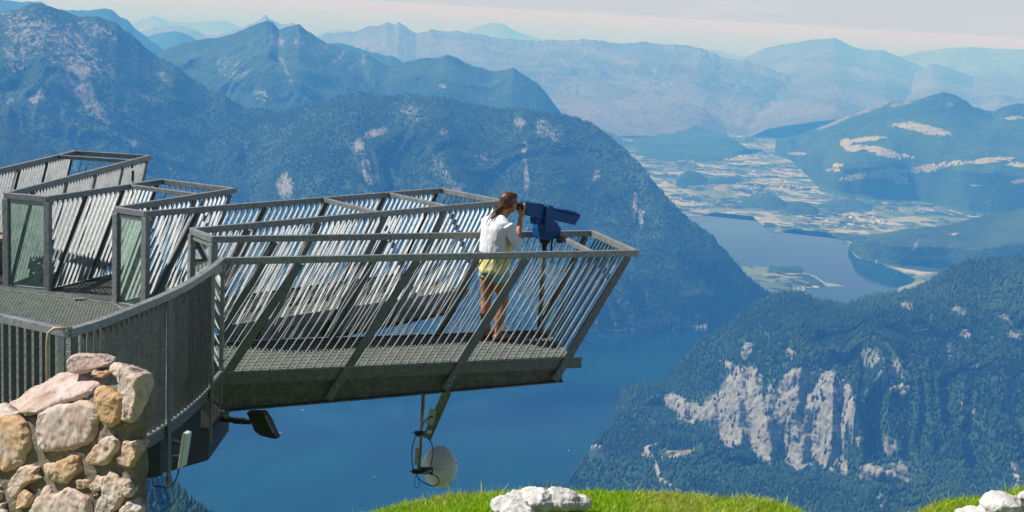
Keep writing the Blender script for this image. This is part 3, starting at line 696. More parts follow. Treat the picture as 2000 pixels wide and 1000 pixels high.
# ================================================================== CONIFER COVER (nobody could count it)
def forest(name, S, count, pick, hmin, hmax, mat, label, seed):
    r = np.random.default_rng(seed)
    F = S.F; V = S.V
    a, b_, c, d = (V[F[:, i]] for i in range(4))
    area = 0.5 * np.linalg.norm(np.cross(c - a, d - b_), axis=1)
    fr = S.rock[F].mean(1); fm = S.meadow[F].mean(1)
    fpx = S.px[F].mean(1); fpy = S.py[F].mean(1)
    wgt = area * pick(fpx, fpy) * np.clip(1.05 - fr * 1.6, 0.05, 1) * np.clip(1.0 - fm * 1.8, 0, 1)
    wgt = wgt / wgt.sum()
    fi = r.choice(len(F), count, p=wgt)
    u, v = r.random(count)[:, None], r.random(count)[:, None]
    P = (a[fi] * (1 - u) + b_[fi] * u) * (1 - v) + (d[fi] * (1 - u) + c[fi] * u) * v
    clump = 0.5 + 0.5 * vnoise(P[:, 0] / 90, P[:, 1] / 90, P[:, 2] / 90, seed)
    hgt = (hmin + (hmax - hmin) * r.random(count)) * (0.7 + 0.5 * clump)
    rad = hgt * (0.16 + 0.10 * r.random(count))
    broad = r.random(count) < np.clip(0.25 + 0.9 * vnoise(P[:, 0] / 260, P[:, 1] / 260, P[:, 2] / 200, seed + 4), 0.04, 0.8)
    rad = np.where(broad, hgt * 0.30, rad); hgt = np.where(broad, hgt * 0.72, hgt)
    ns = 5
    ang0 = r.random(count) * 6.28
    ring = []
    for lev, (zf, rf) in enumerate(((0.0, 0.55), (0.18, 1.0), (0.55, 0.62))):
        rf_ = np.where(broad, (0.6, 1.0, 0.95)[lev], rf)
        for s in range(ns):
            an = ang0 + s * 2 * math.pi / ns + lev * 0.6
            jit = 0.75 + 0.5 * r.random(count)
            ring.append(np.stack([P[:, 0] + np.cos(an) * rad * rf_ * jit, P[:, 1] + np.sin(an) * rad * rf_ * jit, P[:, 2] - 1.5 + hgt * zf], -1))
    top = P + np.stack([r.normal(0, 0.4, count), r.normal(0, 0.4, count), hgt], -1)
    allv = np.stack(ring + [top], 1)                      # count, 3*ns+1, 3
    nv = 3 * ns + 1
    quads = []
    tris = []
    for lev in range(2):
        for s in range(ns):
            i, j = lev * ns + s, lev * ns + (s + 1) % ns
            quads.append((i, j, j + ns, i + ns))
    for s in range(ns):
        tris.append((2 * ns + s, 2 * ns + (s + 1) % ns, 3 * ns))
    off = (np.arange(count) * nv)[:, None, None]
    Q = (np.array(quads)[None] + off).reshape(-1, 4); T = (np.array(tris)[None] + off).reshape(-1, 3)
    big = fbm(P[:, 0] / 420, P[:, 1] / 420, P[:, 2] / 420, 3, seed + 6)
    tone = np.repeat(np.clip(r.random(count) * 0.55 + 0.30 * clump + 0.55 * big, 0, 1), nv)
    o = np_mesh(name, allv.reshape(-1, 3), [Q, T], mat, attrs={'tone': tone, 'broad': np.repeat(broad.astype(float), nv)})
    tag(o, label, None, None, 'stuff')
    return o


m, nt, b = new_mat('conifer_green')
ta = N(nt, 'ShaderNodeAttribute', attribute_name='tone').outputs['Fac']
ba = N(nt, 'ShaderNodeAttribute', attribute_name='broad').outputs['Fac']
c = ramp(nt, ta, [(0.0, (0.008, 0.022, 0.012)), (0.5, (0.020, 0.046, 0.020)), (1.0, (0.055, 0.092, 0.034))])
c = mixc(nt, math_n(nt, 'MULTIPLY', ba, 0.6), c, (0.045, 0.085, 0.024))
nt.links.new(c, b.inputs['Base Color']); b.inputs['Roughness'].default_value = 0.9; b.inputs['Specular IOR Level'].default_value = 0.1
M_TREE = m
inview = lambda px, py: ((px > -60) & (px < 2060) & (py > 10) & (py < 1030)).astype(float)
forest('forest', hill1, 40000, lambda px, py: inview(px, py) * ~((np.abs(px - 1163) < 16) & (py > 868) & (py < 900)), 13, 30, M_TREE, 'dark conifer forest covering the cliff hill', 1)
forest('forest', mtn2, 90000, lambda px, py: inview(px, py) * (py < 670) * np.clip((px + 60) / 500, 0.25, 1.0) * np.clip((py - 20) / 220, 0, 1), 11, 22, M_TREE, 'conifer forest covering the broad mountain by the lake', 2)
# ================================================================== VIEWING PLATFORM (galvanised steel hand with finger walkways)
def galv(name, base=(0.42, 0.44, 0.42), metal=0.45, rough=0.48, var=0.30, moss=None):
    m, nt, b = new_mat(name)
    co = N(nt, 'ShaderNodeTexCoord').outputs['Object']
    vo = N(nt, 'ShaderNodeTexVoronoi', ins={'Vector': co, 'Scale': 45.0}); vo.feature = 'F1'
    sp = N(nt, 'ShaderNodeSeparateColor', ins={0: vo.outputs['Color']})
    t = tex(nt, 7.0, 6, 0.65, 0.5, co)
    fac = math_n(nt, 'ADD', math_n(nt, 'MULTIPLY', sp.outputs[0], 0.35), math_n(nt, 'MULTIPLY', t.outputs[0], 0.8))
    c = ramp(nt, fac, [(0.30, tuple(x * (1 - var) for x in base)), (0.85, tuple(min(1, x * (1 + var)) for x in base))])
    if moss:
        t2 = tex(nt, 16.0, 7, 0.7, 0.3, co)
        c = mixc(nt, ramp(nt, t2.outputs[0], [(0.48, (0, 0, 0)), (0.68, (0.75, 0.75, 0.75))]), c, moss)
    nt.links.new(c, b.inputs['Base Color'])
    b.inputs['Metallic'].default_value = metal
    nt.links.new(ramp(nt, t.outputs[0], [(0.3, (rough - .1,) * 3), (0.7, (rough + .14,) * 3)]), b.inputs['Roughness'])
    bump(nt, b, t.outputs[0], 0.12, 0.004)
    return m


M_GALV = galv('galvanised_steel', (0.27, 0.29, 0.28), 0.4, 0.5)
M_BLADE = galv('galvanised_blade', (0.30, 0.315, 0.305), 0.5, 0.5, 0.25)
M_GALV_SHADE = galv('galvanised_shaded', (0.150, 0.165, 0.158), 0.35, 0.5, 0.30)  # same galvanised steel, with the shade of unlit faces put into its colour
M_BEAM = galv('weathered_beam', (0.125, 0.128, 0.108), 0.2, 0.6, 0.45, (0.075, 0.068, 0.035))
M_GRATE = galv('grating_steel', (0.27, 0.29, 0.25), 0.3, 0.5, 0.25)
M_DARK = simple('dark_steel', (0.035, 0.038, 0.04), 0.6, 0.3, 0.3, 12)
m, nt, b = new_mat('green_glass')
for n in list(nt.nodes): nt.nodes.remove(n)
tr = N(nt, 'ShaderNodeBsdfTransparent', ins={'Color': (0.76, 0.87, 0.81, 1)})
gl = N(nt, 'ShaderNodeBsdfGlossy', ins={'Color': (0.9, 1.0, 0.95, 1), 'Roughness': 0.03})
fr = N(nt, 'ShaderNodeFresnel', ins={'IOR': 1.25})
df = N(nt, 'ShaderNodeBsdfDiffuse', ins={'Color': (0.46, 0.56, 0.50, 1)})
t = tex(nt, 14, 6, 0.7)
mx0 = N(nt, 'ShaderNodeMixShader', ins={0: ramp(nt, t.outputs[0], [(0.35, (0.03,) * 3), (0.75, (0.20,) * 3)]), 1: tr.outputs[0], 2: df.outputs[0]})
mx = N(nt, 'ShaderNodeMixShader', ins={0: fr.outputs[0], 1: mx0.outputs[0], 2: gl.outputs[0]})
N(nt, 'ShaderNodeOutputMaterial', ins={'Surface': mx.outputs[0]})
M_GLASS = m

H_RAIL = 1.10
LEAN = 0.66
BS = 0.084
V2 = lambda a: np.array(a, float)
FING = [
    dict(n0=V2((-2.613, 12.291)), n1=V2((1.266, 13.99)), f0=V2((-2.94, 13.38)), f1=V2((0.878, 15.125)), dn=V2((0.655, 13.62)), df=V2((0.383, 14.753)), d0=0.34, d1=0.22, posts=4, cross=[0.885]),
    dict(n0=V2((-3.246, 13.797)), n1=V2((-0.136, 17.177)), f0=V2((-3.965, 14.71)), f1=V2((-0.964, 18.024)), dn=V2((-0.585, 16.69)), df=V2((-1.41, 17.54)), d0=0.36, d1=0.24, posts=5, cross=[0.55, 0.79]),
    dict(n0=V2((-4.335, 14.90)), n1=V2((-3.471, 16.899)), f0=V2((-5.25, 15.37)), f1=V2((-4.473, 17.347)), dn=V2((-3.735, 16.295)), df=V2((-4.735, 16.745)), d0=0.36, d1=0.28, posts=3, cross=[0.69]),
    dict(n0=V2((-5.755, 15.475)), n1=V2((-5.305, 19.815)), f0=V2((-6.74, 15.60)), f1=V2((-6.386, 19.866)), dn=V2((-5.372, 19.16)), df=V2((-6.452, 19.21)), d0=0.36, d1=0.24, posts=5, cross=[0.86]),
]
plat = empty('viewing_platform', (-2.6, 12.3, 0.0))
tag(plat, 'galvanised steel viewing platform with leaning barred walkways reaching out over the lake', 'viewing platform')


def p3(q, z): return np.array([q[0], q[1], z])


def side_panel(b0, b1, t0, t1, out, nposts, depth0, depth1, single, tip=False):
    """A railing: handrail t0-t1 over deck edge b0-b1; blades and posts lean towards the tip."""
    Lb = np.linalg.norm(b1 - b0); Lt = np.linalg.norm(t1 - t0)
    db = (b1 - b0) / Lb; dt = (t1 - t0) / Lt
    lean = Lt - Lb if not tip else 0.0
    out3 = np.array([out[0], out[1], 0.0])

    def P(s, z):
        """s in metres along the root line at height z (0 root end)"""
        k_ = z / H_RAIL
        return p3((b0 + db * s) * (1 - k_) + (t0 + dt * s) * k_, z)
    hr = MB()
    a, b = p3(t0, H_RAIL - 0.032), p3(t1, H_RAIL - 0.032)
    hr.bar(a - p3(dt, 0) * 0.02, b + p3(dt, 0) * 0.025, out3, 0.052, 0.064)
    rail = hr.build('railing', M_GALV, plat, bevel=0.004)
    hr = MB(); hr.bar(p3(b0, 0.028), p3(b1, 0.028), out3, 0.045, 0.008)
    hr.build('bottom_rail', M_GALV, rail)
    # blades
    allb = MB(); cnt = 0
    n = int(Lt / BS)
    topz = H_RAIL - 0.066
    ln = lean * topz / H_RAIL
    for i in range(1, n):
        u = i * Lt / n
        if tip:
            pa, pb = P(u * Lb / Lt, 0.03), p3(t0 + dt * u, topz)
            pa = p3(b0 + db * (u * Lb / Lt), 0.03)
        else:
            ut, ub = u, u - ln
            if ub < 0:
                z0 = topz * (-ub) / ln + 0.01
                pa = P(0.02, z0)
                if z0 > topz - 0.08: continue
            else:
                pa = P(ub, 0.03)
            if ub > Lb - 0.03: continue
            pb = P(ut, topz)
        jit = 0.0
        mb = MB() if single else allb
        mb.bar(pa, pb, out3, 0.018 if tip else 0.031, 0.0045)
        if single: mb.build('baluster', M_BLADE, rail)
    if not single:
        o = allb.build('baluster_row', M_GALV_SHADE if tip else M_BLADE, rail); o['kind'] = 'stuff'  # tip blades get the darker copy: their unlit side is painted in
    if not tip:
        for i in range(nposts):
            s = 0.05 + (Lb - 0.10) * i / (nposts - 1)
            dep = depth0 + (depth1 - depth0) * s / Lb
            pa = P(s, 0.0); pb = P(s + ln, topz)
            d = (pb - pa) / (pb[2] - pa[2])
            pa = pa - d * (dep - 0.02) + out3 * 0.016; pb = pb + out3 * 0.010
            po = MB(); po.bar(pa, pb, p3(db, 0), 0.075, 0.016)
            pp = po.build('post', M_GALV_SHADE, rail, bevel=0.002)
            for q in (0.05, 0.13):
                bt = MB(); c = pa + d * q + out3 * 0.006
                bt.tube([c, c + out3 * 0.012], 0.012, 6)
                bt.build('bolt', M_BLADE, rail)
    return rail


def clip_lines(poly, direction, spacing, phase=0.0):
    """Segments of parallel lines inside a polygon (xy)."""
    poly = np.array(poly); d = np.array(direction, float); d /= np.linalg.norm(d); nrm = np.array([-d[1], d[0]])
    pr = poly @ nrm
    segs = []
    c = math.ceil((pr.min() - phase) / spacing) * spacing + phase
    while c < pr.max():
        xs = []
        for i in range(len(poly)):
            a, b = poly[i], poly[(i + 1) % len(poly)]
            ca, cb = a @ nrm - c, b @ nrm - c
            if (ca < 0) != (cb < 0):
                t = ca / (ca - cb); xs.append((a + (b - a) * t) @ d)
        xs.sort()
        for i in range(0, len(xs) - 1, 2):
            segs.append((d * xs[i] + nrm * c, d * xs[i + 1] + nrm * c))
        c += spacing
    return segs


def grating(name, poly, d_main, sp_main, sp_cross, h=0.028):
    mb = MB()
    for a, b in clip_lines(poly, d_main, sp_main):
        mb.bar(p3(a, 0.02 - h / 2), p3(b, 0.02 - h / 2), (0, 0, 1), h, 0.004 if h > 0.02 else 0.010)
    d = np.array(d_main, float); dc = np.array([-d[1], d[0]])
    for a, b in clip_lines(poly, dc, sp_cross):
        mb.bar(p3(a, 0.0155), p3(b, 0.0155), (0, 0, 1), 0.007, 0.005 if h > 0.02 else 0.011)
    return mb.build(name, M_GRATE, plat)


for fi, f in enumerate(FING):
    ax = (f['dn'] - f['n0']); ax /= np.linalg.norm(ax)
    nrm = np.array([ax[1], -ax[0]])          # towards the near side
    # floor: bearing bars across the walkway, frame round it
    grating('walkway_grating', [f['n0'], f['dn'], f['df'], f['f0']], nrm, 0.036, 0.12, 0.046)
    fr_ = MB()
    for a, b, o in ((f['n0'], f['dn'], nrm), (f['f0'], f['df'], -nrm)):
        fr_.bar(p3(a, -0.035), p3(b + ax * 0.12, -0.035), (0, 0, 1), 0.115, 0.012)
        fr_.bar(p3(a - o * 0.03, -0.085), p3(b - o * 0.03, -0.085), p3(o, 0), 0.06, 0.012)
    tn = (f['dn'] - f['df']); tn /= np.linalg.norm(tn); tipo = np.array([-tn[1], tn[0]]); tipo = tipo if tipo @ ax > 0 else -tipo
    fr_.bar(p3(f['dn'] - tn * 0.015 + ax * 0.006, -0.035), p3(f['df'] + tn * 0.015 + ax * 0.006, -0.035), (0, 0, 1), 0.115, 0.012)
    fr_.build('floor_frame', M_GALV_SHADE, plat)
    # tapering beams under both edges
    for a, b, o in ((f['n0'], f['dn'], nrm), (f['f0'], f['df'], -nrm)):
        bm_ = MB()
        q = -p3(o, 0) * 0.035
        a0, b0 = p3(a, 0), p3(b, 0) - p3(ax, 0) * 0.07
        th = p3(o, 0) * 0.006
        bm_.hexa([a0 + q - th + (0, 0, -f['d0']), b0 + q - th + (0, 0, -f['d1']), b0 + q + th + (0, 0, -f['d1']), a0 + q + th + (0, 0, -f['d0']),
                  a0 + q - th + (0, 0, -0.092), b0 + q - th + (0, 0, -0.092), b0 + q + th + (0, 0, -0.092), a0 + q + th + (0, 0, -0.092)])
        bm_.bar(a0 + (0, 0, -f['d0'] - 0.008) + q, b0 + (0, 0, -f['d1'] - 0.008) + q, p3(o, 0), 0.09, 0.014)
        bm_.build('support_beam', M_BEAM, plat)
    for t in np.linspace(0.12, 0.95, 5):
        cb_ = MB()
        a = f['n0'] + (f['dn'] - f['n0']) * t - nrm * 0.05; b = f['f0'] + (f['df'] - f['f0']) * t + nrm * 0.05
        dep = f['d0'] + (f['d1'] - f['d0']) * t
        cb_.bar(p3(a, -0.09 - (dep - 0.1) / 2), p3(b, -0.09 - (dep - 0.1) / 2), (0, 0, 1), dep - 0.12, 0.01)
        cb_.build('cross_beam', M_BEAM, plat)
    side_panel(f['n0'], f['dn'], f['n0'], f['n1'], nrm, f['posts'], f['d0'], f['d1'], fi == 0)
    side_panel(f['f0'], f['df'], f['f0'], f['f1'], -nrm, f['posts'], f['d0'], f['d1'], False)
    # tip railing
    side_panel(f['dn'] - tn * 0.02, f['df'] + tn * 0.02, f['n1'] - tn * 0.03, f['f1'] + tn * 0.03, tipo, 0, 0, 0, False, tip=True)
    for t in f['cross']:
        a = f['n0'] + (f['n1'] - f['n0']) * t; b = f['f0'] + (f['f1'] - f['f0']) * t
        c_ = MB(); c_.bar(p3(a - nrm * 0.03, H_RAIL - 0.03), p3(b + nrm * 0.03, H_RAIL - 0.03), (0, 0, 1), 0.05, 0.05)
        c_.build('cross_bar', M_GALV, plat, bevel=0.004)

# small dark plate added in place of a dark gap in the far railing
pl = MB(); f = FING[3]; q = f['n0'] + (f['n1'] - f['n0']) * 0.84
pl.bar(p3(q + (0.035, 0), 0.80), p3(q + (0.035, 0), 0.95), (0, 1, 0), 0.10, 0.01); pl.build('gap_plate', M_DARK, plat)

# glass web panels between the walkways
CURVE = [V2(p) for p in ((-3.050, 9.338), (-2.985, 9.50), (-2.915, 9.72), (-2.862, 9.95), (-2.808, 10.20), (-2.745, 10.50), (-2.690, 10.82), (-2.655, 11.12), (-2.632, 11.45), (-2.622, 11.70), (-2.617, 11.90))]
webs = [(FING[0]['f0'], FING[1]['n0']), (FING[1]['f0'], FING[2]['n0']), (FING[2]['f0'], FING[3]['n0']), (CURVE[-1], FING[0]['n0'])]
for i, (a, b) in enumerate(webs):
    d = (b - a) / np.linalg.norm(b - a); nn = np.array([-d[1], d[0]])
    g_ = MB(); g_.bar(p3(a + d * 0.035, 0.52), p3(b - d * 0.035, 0.52), (0, 0, 1), 0.92, 0.010)
    go = g_.build('glass_panel', M_GLASS, plat)
    fm = MB()
    wpost = 0.07 if i < 3 else 0.045
    for q in (a, b):
        fm.box((q[0], q[1], 0.50 if i < 3 else 0.38), (wpost, wpost, 1.06 if i < 3 else 1.30), math.atan2(d[1], d[0]))
    fm.bar(p3(a, H_RAIL - 0.034), p3(b, H_RAIL - 0.034), p3(nn, 0), 0.055, 0.062)
    fm.bar(p3(a + d * 0.04, H_RAIL - 0.095), p3(b - d * 0.04, H_RAIL - 0.095), p3(nn, 0), 0.03, 0.045)
    fm.bar(p3(a, 0.03), p3(b, 0.03), p3(nn, 0), 0.05, 0.03)
    fm.build('frame', M_GALV, go, bevel=0.004)

# palm: floor, curved railing
palm = [*CURVE, FING[0]['n0'], FING[0]['f0'], FING[1]['n0'], FING[1]['f0'], FING[2]['n0'], FING[2]['f0'], FING[3]['n0'], FING[3]['f0'], V2((-9.5, 15.8)), V2((-9.5, 12.85))]
sd = V2((-0.86, 0.51)); sd /= np.linalg.norm(sd)
grating('floor_grating', palm, (sd[0] * 1.0, sd[1] * 1.0), 0.050, 0.048, 0.012)
seam = MB()
for a, b in ((V2((-4.33, 14.86)), V2((-6.5, 15.45))), (V2((-2.75, 12.2)), V2((-4.33, 14.86))), (V2((-3.2, 9.55)), V2((-9.4, 13.1))), (V2((-4.4, 10.9)), V2((-2.75, 11.7))), (V2((-3.8, 12.6)), V2((-9.4, 14.4)))):
    seam.bar(p3(a, 0.022), p3(b, 0.022), (0, 0, 1), 0.012, 0.02)
for q in ((-4.75, 14.95), (-3.95, 13.9), (-3.62, 9.95), (-5.4, 14.1), (-3.35, 12.5)):
    seam.box((q[0], q[1], 0.035), (0.14, 0.035, 0.012), 0.5)
seam.build('grating_seam', M_BLADE, plat)
ef = MB()
for a, b in zip(CURVE[:-1], CURVE[1:]): ef.bar(p3(a, -0.04), p3(b, -0.04), (0, 0, 1), 0.10, 0.014)
L2 = [V2((-3.05, 9.338)), V2((-9.5, 12.85))]
ef.bar(p3(L2[0], -0.04), p3(L2[1], -0.04), (0, 0, 1), 0.10, 0.014)
for a, b in zip(palm[10:17], palm[11:18]): ef.bar(p3(a, -0.045), p3(b, -0.045), (0, 0, 1), 0.09, 0.012)
ef.build('edge_beam', M_GALV_SHADE, plat)
hr = MB()
def strip(mb, pts, w_, z0, z1):
    """continuous flat rail along a polyline"""
    n = len(pts); L_, R_ = [], []
    for i in range(n):
        d = pts[min(i + 1, n - 1)] - pts[max(i - 1, 0)]; d = d / np.linalg.norm(d); s = np.array([d[1], -d[0]]) * w_ / 2
        L_.append(pts[i] - s); R_.append(pts[i] + s)
    vs = [p3(q, z) for z in (z0, z1) for q in L_] + [p3(q, z) for z in (z0, z1) for q in R_]
    fs = []
    for i in range(n - 1):
        a, b, c, d = i, n + i, 2 * n + i, 3 * n + i
        fs += [(a, a + 1, b + 1, b), (c + 1, c, d, d + 1), (b, b + 1, d + 1, d), (a + 1, a, c, c + 1)]
    fs += [(0, n, 3 * n, 2 * n), (n - 1, 3 * n - 1, 4 * n - 1, 2 * n - 1)]
    mb.add(vs, fs)
strip(hr, CURVE, 0.056, H_RAIL - 0.058, H_RAIL)
crail = hr.build('curved_railing', M_GALV, plat)
hr = MB(); strip(hr, CURVE, 0.052, 0.012, 0.030); hr.build('bottom_rail', M_GALV, crail)
cum = np.concatenate([[0], np.cumsum([np.linalg.norm(b - a) for a, b in zip(CURVE[:-1], CURVE[1:])])])
def along(s):
    i = min(max(np.searchsorted(cum, s) - 1, 0), len(CURVE) - 2); t = (s - cum[i]) / (cum[i + 1] - cum[i]); d = CURVE[i + 1] - CURVE[i]
    return CURVE[i] + d * t, d / np.linalg.norm(d)
nb = int(cum[-1] / 0.078)
post_at = [0.05, 1.42, cum[-1] - 0.08]
for i in range(1, nb):
    q, d = along(i * cum[-1] / nb)
    if min(abs(i * cum[-1] / nb - s) for s in post_at) < 0.045: continue
    mb = MB(); mb.bar(p3(q, 0.03), p3(q, H_RAIL - 0.057), (d[1], -d[0], 0), 0.046, 0.007); mb.build('baluster', M_GALV_SHADE, crail)  # bars turned from the sun, shade put into their colour
for s in post_at:
    q, d = along(s); o = np.array([d[1], -d[0]])
    mb = MB(); mb.bar(p3(q + o * 0.03, -0.5), p3(q + o * 0.012, H_RAIL - 0.06), p3(d, 0), 0.06, 0.016); mb.build('post', M_GALV_SHADE, crail, bevel=0.002)
hr = MB(); dl = L2[1] - L2[0]; dl /= np.linalg.norm(dl)
hr.bar(p3(L2[0] - dl * 0.02, H_RAIL - 0.03), p3(L2[1], H_RAIL - 0.03), (0, 0, 1), 0.058, 0.056)
srail = hr.build('railing', M_GALV, plat, bevel=0.004)
hr = MB(); hr.bar(p3(L2[0], 0.02), p3(L2[1], 0.02), (0, 0, 1), 0.02, 0.05); hr.build('bottom_rail', M_GALV, srail)
no = np.array([-dl[1], dl[0]])
for i in range(1, 60):
    q = L2[0] + dl * (i * 0.078)
    if i < 18:
        mb = MB(); mb.bar(p3(q, 0.03), p3(q, H_RAIL - 0.058), p3(no, 0), 0.046, 0.007); mb.build('baluster', M_GALV_SHADE, srail)
for s in (0.04, 1.7, 3.4):
    q = L2[0] + dl * s; mb = MB(); mb.bar(p3(q + no * 0.03, -0.5), p3(q + no * 0.02, H_RAIL - 0.06), p3(dl, 0), 0.06, 0.016); mb.build('post', M_GALV_SHADE, srail)
# beams and girders under the palm
ub = MB()
ub.prism([(-2.66, 12.05), (-2.66, 12.95), (-3.9, 14.4), (-5.0, 13.9), (-3.6, 11.2), (-3.3, 11.2)], -0.74, -0.44)
ub.prism([(-2.80, 10.9), (-2.72, 12.0), (-3.3, 12.2), (-3.3, 10.5)], -0.50, -0.10)
ub.prism([(-3.0, 9.75), (-2.84, 10.55), (-3.5, 10.9), (-3.9, 10.2)], -0.75, -0.10)
ub.prism([(-3.28, 10.9), (-3.14, 11.0), (-3.22, 11.2), (-3.38, 11.1)], -2.6, -0.3)
ub.prism([(-3.0, 9.75), (-3.9, 10.2), (-8, 13), (-8, 14.6), (-4, 14), (-3.4, 11.5)], -0.40, -0.12)
ub.build('girder', M_DARK, plat)
kb = MB(); kb.bar((-2.9, 10.6, -0.35), (-3.2, 11.0, -1.3), (1, 0, 0), 0.05, 0.05); kb.build('brace', M_DARK, plat)
# rubber capped wire guard hanging over the corner of the railing
cg = MB(); c0 = CURVE[0]
cg.tube([p3(c0 + (0.03, 0.0), H_RAIL + 0.005), p3(c0 + (-0.09, -0.035), H_RAIL + 0.004), p3(c0 + (-0.125, -0.045), H_RAIL - 0.03), p3(c0 + (-0.13, -0.048), H_RAIL - 0.1), p3(c0 + (-0.13, -0.048), 0.1)], 0.011, 8)
cable = cg.build('cable_conduit', simple('beige_conduit', (0.50, 0.38, 0.25), 0.5, 0.2, 0.15, 20), plat, smooth=True)
# ================================================================== TELESCOPE
FD = np.array([0.75, 0.66, 0.0]); FD /= np.linalg.norm(FD)          # where the woman and the telescope point
RD = np.array([FD[1], -FD[0], 0.0])
PB = np.array([-0.175, 14.2, 0.0])


def PP(f, r, z): return PB + FD * f + RD * r + np.array([0, 0, z])


M_BLUE = simple('blue_enamel', (0.001, 0.066, 0.25), 0.42, 0.0, 0.12, 30, spec=0.3)
M_BLACK = simple('black_rubber', (0.012, 0.012, 0.013), 0.5, 0, 0.2, 30)
M_WHITEP = simple('white_paint', (0.72, 0.72, 0.70), 0.4, 0, 0.06, 20)
scope = empty('telescope', PP(0.69, 0, 0.0))
tag(scope, 'blue coin operated viewing telescope on a steel post at the walkway tip', 'telescope')
ZE = on_plane(1021, 405, PP(0.34, 0, 0), FD * 0 + np.array([0.0, 1.0, 0.0]))[2]
Z1 = on_plane(1119, 426, PP(1.12, 0, 0), np.array([0.0, 1.0, 0.0]))[2]
SL = (Z1 - ZE) / (1.12 - 0.34)


def AXP(f, r, up): return PP(f, r, ZE + (f - 0.34) * SL + up)


def hull(mb, secs):
    """Loft of 4-corner sections along the telescope axis: (f, half width, up0, up1, half width at top)"""
    vs = []
    for f, hw, u0, u1, ht in secs:
        vs += [AXP(f, -hw, u0), AXP(f, hw, u0), AXP(f, ht, u1), AXP(f, -ht, u1)]
    fs = [(3, 2, 1, 0)]
    for i in range(len(secs) - 1):
        a = i * 4
        fs += [(a + j, a + (j + 1) % 4, a + 4 + (j + 1) % 4, a + 4 + j) for j in range(4)]
    n = (len(secs) - 1) * 4
    fs.append((n, n + 1, n + 2, n + 3))
    mb.add(vs, fs)


b_ = MB(); hull(b_, [(0.335, 0.06, -0.068, 0.060, 0.05), (0.345, 0.068, -0.075, 0.066, 0.055), (0.60, 0.068, -0.080, 0.067, 0.058), (0.61, 0.064, -0.075, 0.063, 0.055)])
body = b_.build('housing', M_BLUE, scope, bevel=0.008)
b_ = MB(); hull(b_, [(0.61, 0.058, -0.068, 0.064, 0.05), (0.80, 0.058, -0.070, 0.064, 0.05), (1.02, 0.058, -0.072, 0.062, 0.05), (1.07, 0.058, -0.074, 0.062, 0.05), (1.145, 0.056, 0.03, 0.060, 0.05)])
b_.build('barrel', M_BLUE, scope, bevel=0.005)
for i in range(16):
    f = 0.74 + i * 0.020
    rb = MB()
    for s in (-1, 1):
        hull(rb, [(f, 0.001, 0.028, 0.058, 0.001), (f + 0.010, 0.001, 0.028, 0.058, 0.001)]) if False else None
fin = MB()
for i in range(17):
    f = 0.73 + i * 0.020
    hull(fin, [(f, 0.066, 0.034, 0.064, 0.058), (f + 0.011, 0.066, 0.034, 0.064, 0.058)])
fin.build('cooling_fins', M_BLUE, scope)
b_ = MB(); hull(b_, [(0.335, 0.05, 0.071, 0.078, 0.05), (0.70, 0.062, 0.075, 0.082, 0.062)]); hull(b_, [(0.90, 0.045, 0.063, 0.072, 0.045), (1.09, 0.045, 0.061, 0.070, 0.045)])
b_.build('top_plate', M_BLUE, scope, bevel=0.003)
# eyepiece block
b_ = MB(); b_.tube([AXP(0.285, 0, -0.008), AXP(0.34, 0, -0.008)], [0.040, 0.046], 16); b_.build('eyepiece_block', M_BLACK, scope, smooth=False)
b_ = MB()
for s in (-0.032, 0.032): b_.tube([AXP(0.262, s, 0.012), AXP(0.30, s, 0.012)], [0.022, 0.018], 14)
b_.build('eyecup', M_BLACK, scope)
# yoke with rounded shoulder on both sides
for s in (-1, 1):
    yk = MB(); pts = []
    for a in np.linspace(math.pi, 0, 9): pts.append((0.665 + 0.062 * math.cos(a), 1.0 * 0.062 * math.sin(a) + 0.012))
    pts += [(0.727, -0.20), (0.60, -0.20)]
    vs = []
    for o in (0.076, 0.092):
        vs += [PP(f, s * o, ZE + (0.665 - 0.34) * SL + u) for f, u in pts]
    n = len(pts)
    yk.add(vs, [tuple(range(n)), tuple(range(2 * n - 1, n - 1, -1))] + [(i, (i + 1) % n, n + (i + 1) % n, n + i) for i in range(n)])
    o = yk.build('yoke_arm', M_BLUE, scope, bevel=0.004)
zb = ZE + 0.325 * SL
b_ = MB()
def ring4(f0, f1, r0, z): return [PP(f0, -r0, z), PP(f1, -r0, z), PP(f1, r0, z), PP(f0, r0, z)]
lv = [ring4(0.60, 0.80, 0.095, zb - 0.285), ring4(0.585, 0.815, 0.10, zb - 0.27), ring4(0.585, 0.83, 0.10, zb - 0.18), ring4(0.60, 0.76, 0.095, zb - 0.10), ring4(0.61, 0.725, 0.09, zb - 0.088)]
vs = [p for l in lv for p in l]; fs = [(3, 2, 1, 0), (16, 17, 18, 19)]
for i in range(4): fs += [(4 * i + j, 4 * i + (j + 1) % 4, 4 * i + 4 + (j + 1) % 4, 4 * i + 4 + j) for j in range(4)]
b_.add(vs, fs); b_.build('coin_box', M_BLUE, scope, bevel=0.006)
b_ = MB(); b_.add([AXP(0.50, -0.05, -0.08), AXP(0.50, 0.05, -0.08), AXP(0.62, 0.05, -0.08), AXP(0.62, -0.05, -0.08), AXP(0.50, -0.05, -0.155), AXP(0.50, 0.05, -0.155), AXP(0.61, 0.05, -0.11), AXP(0.61, -0.05, -0.11)],
                  [(0, 1, 2, 3), (7, 6, 5, 4), (0, 4, 5, 1), (1, 5, 6, 2), (2, 6, 7, 3), (3, 7, 4, 0)]); b_.build('counterweight', M_BLUE, scope, bevel=0.004)
b_ = MB(); b_.tube([PP(0.69, 0, zb - 0.285), PP(0.69, 0, zb - 0.30), PP(0.69, 0, zb - 0.335), PP(0.69, 0, zb - 0.345), PP(0.69, 0, zb - 0.40), PP(0.69, 0, zb - 0.46)], [0.060, 0.062, 0.056, 0.030, 0.026, 0.020], 20)
b_.build('swivel', M_DARK, scope, smooth=True)
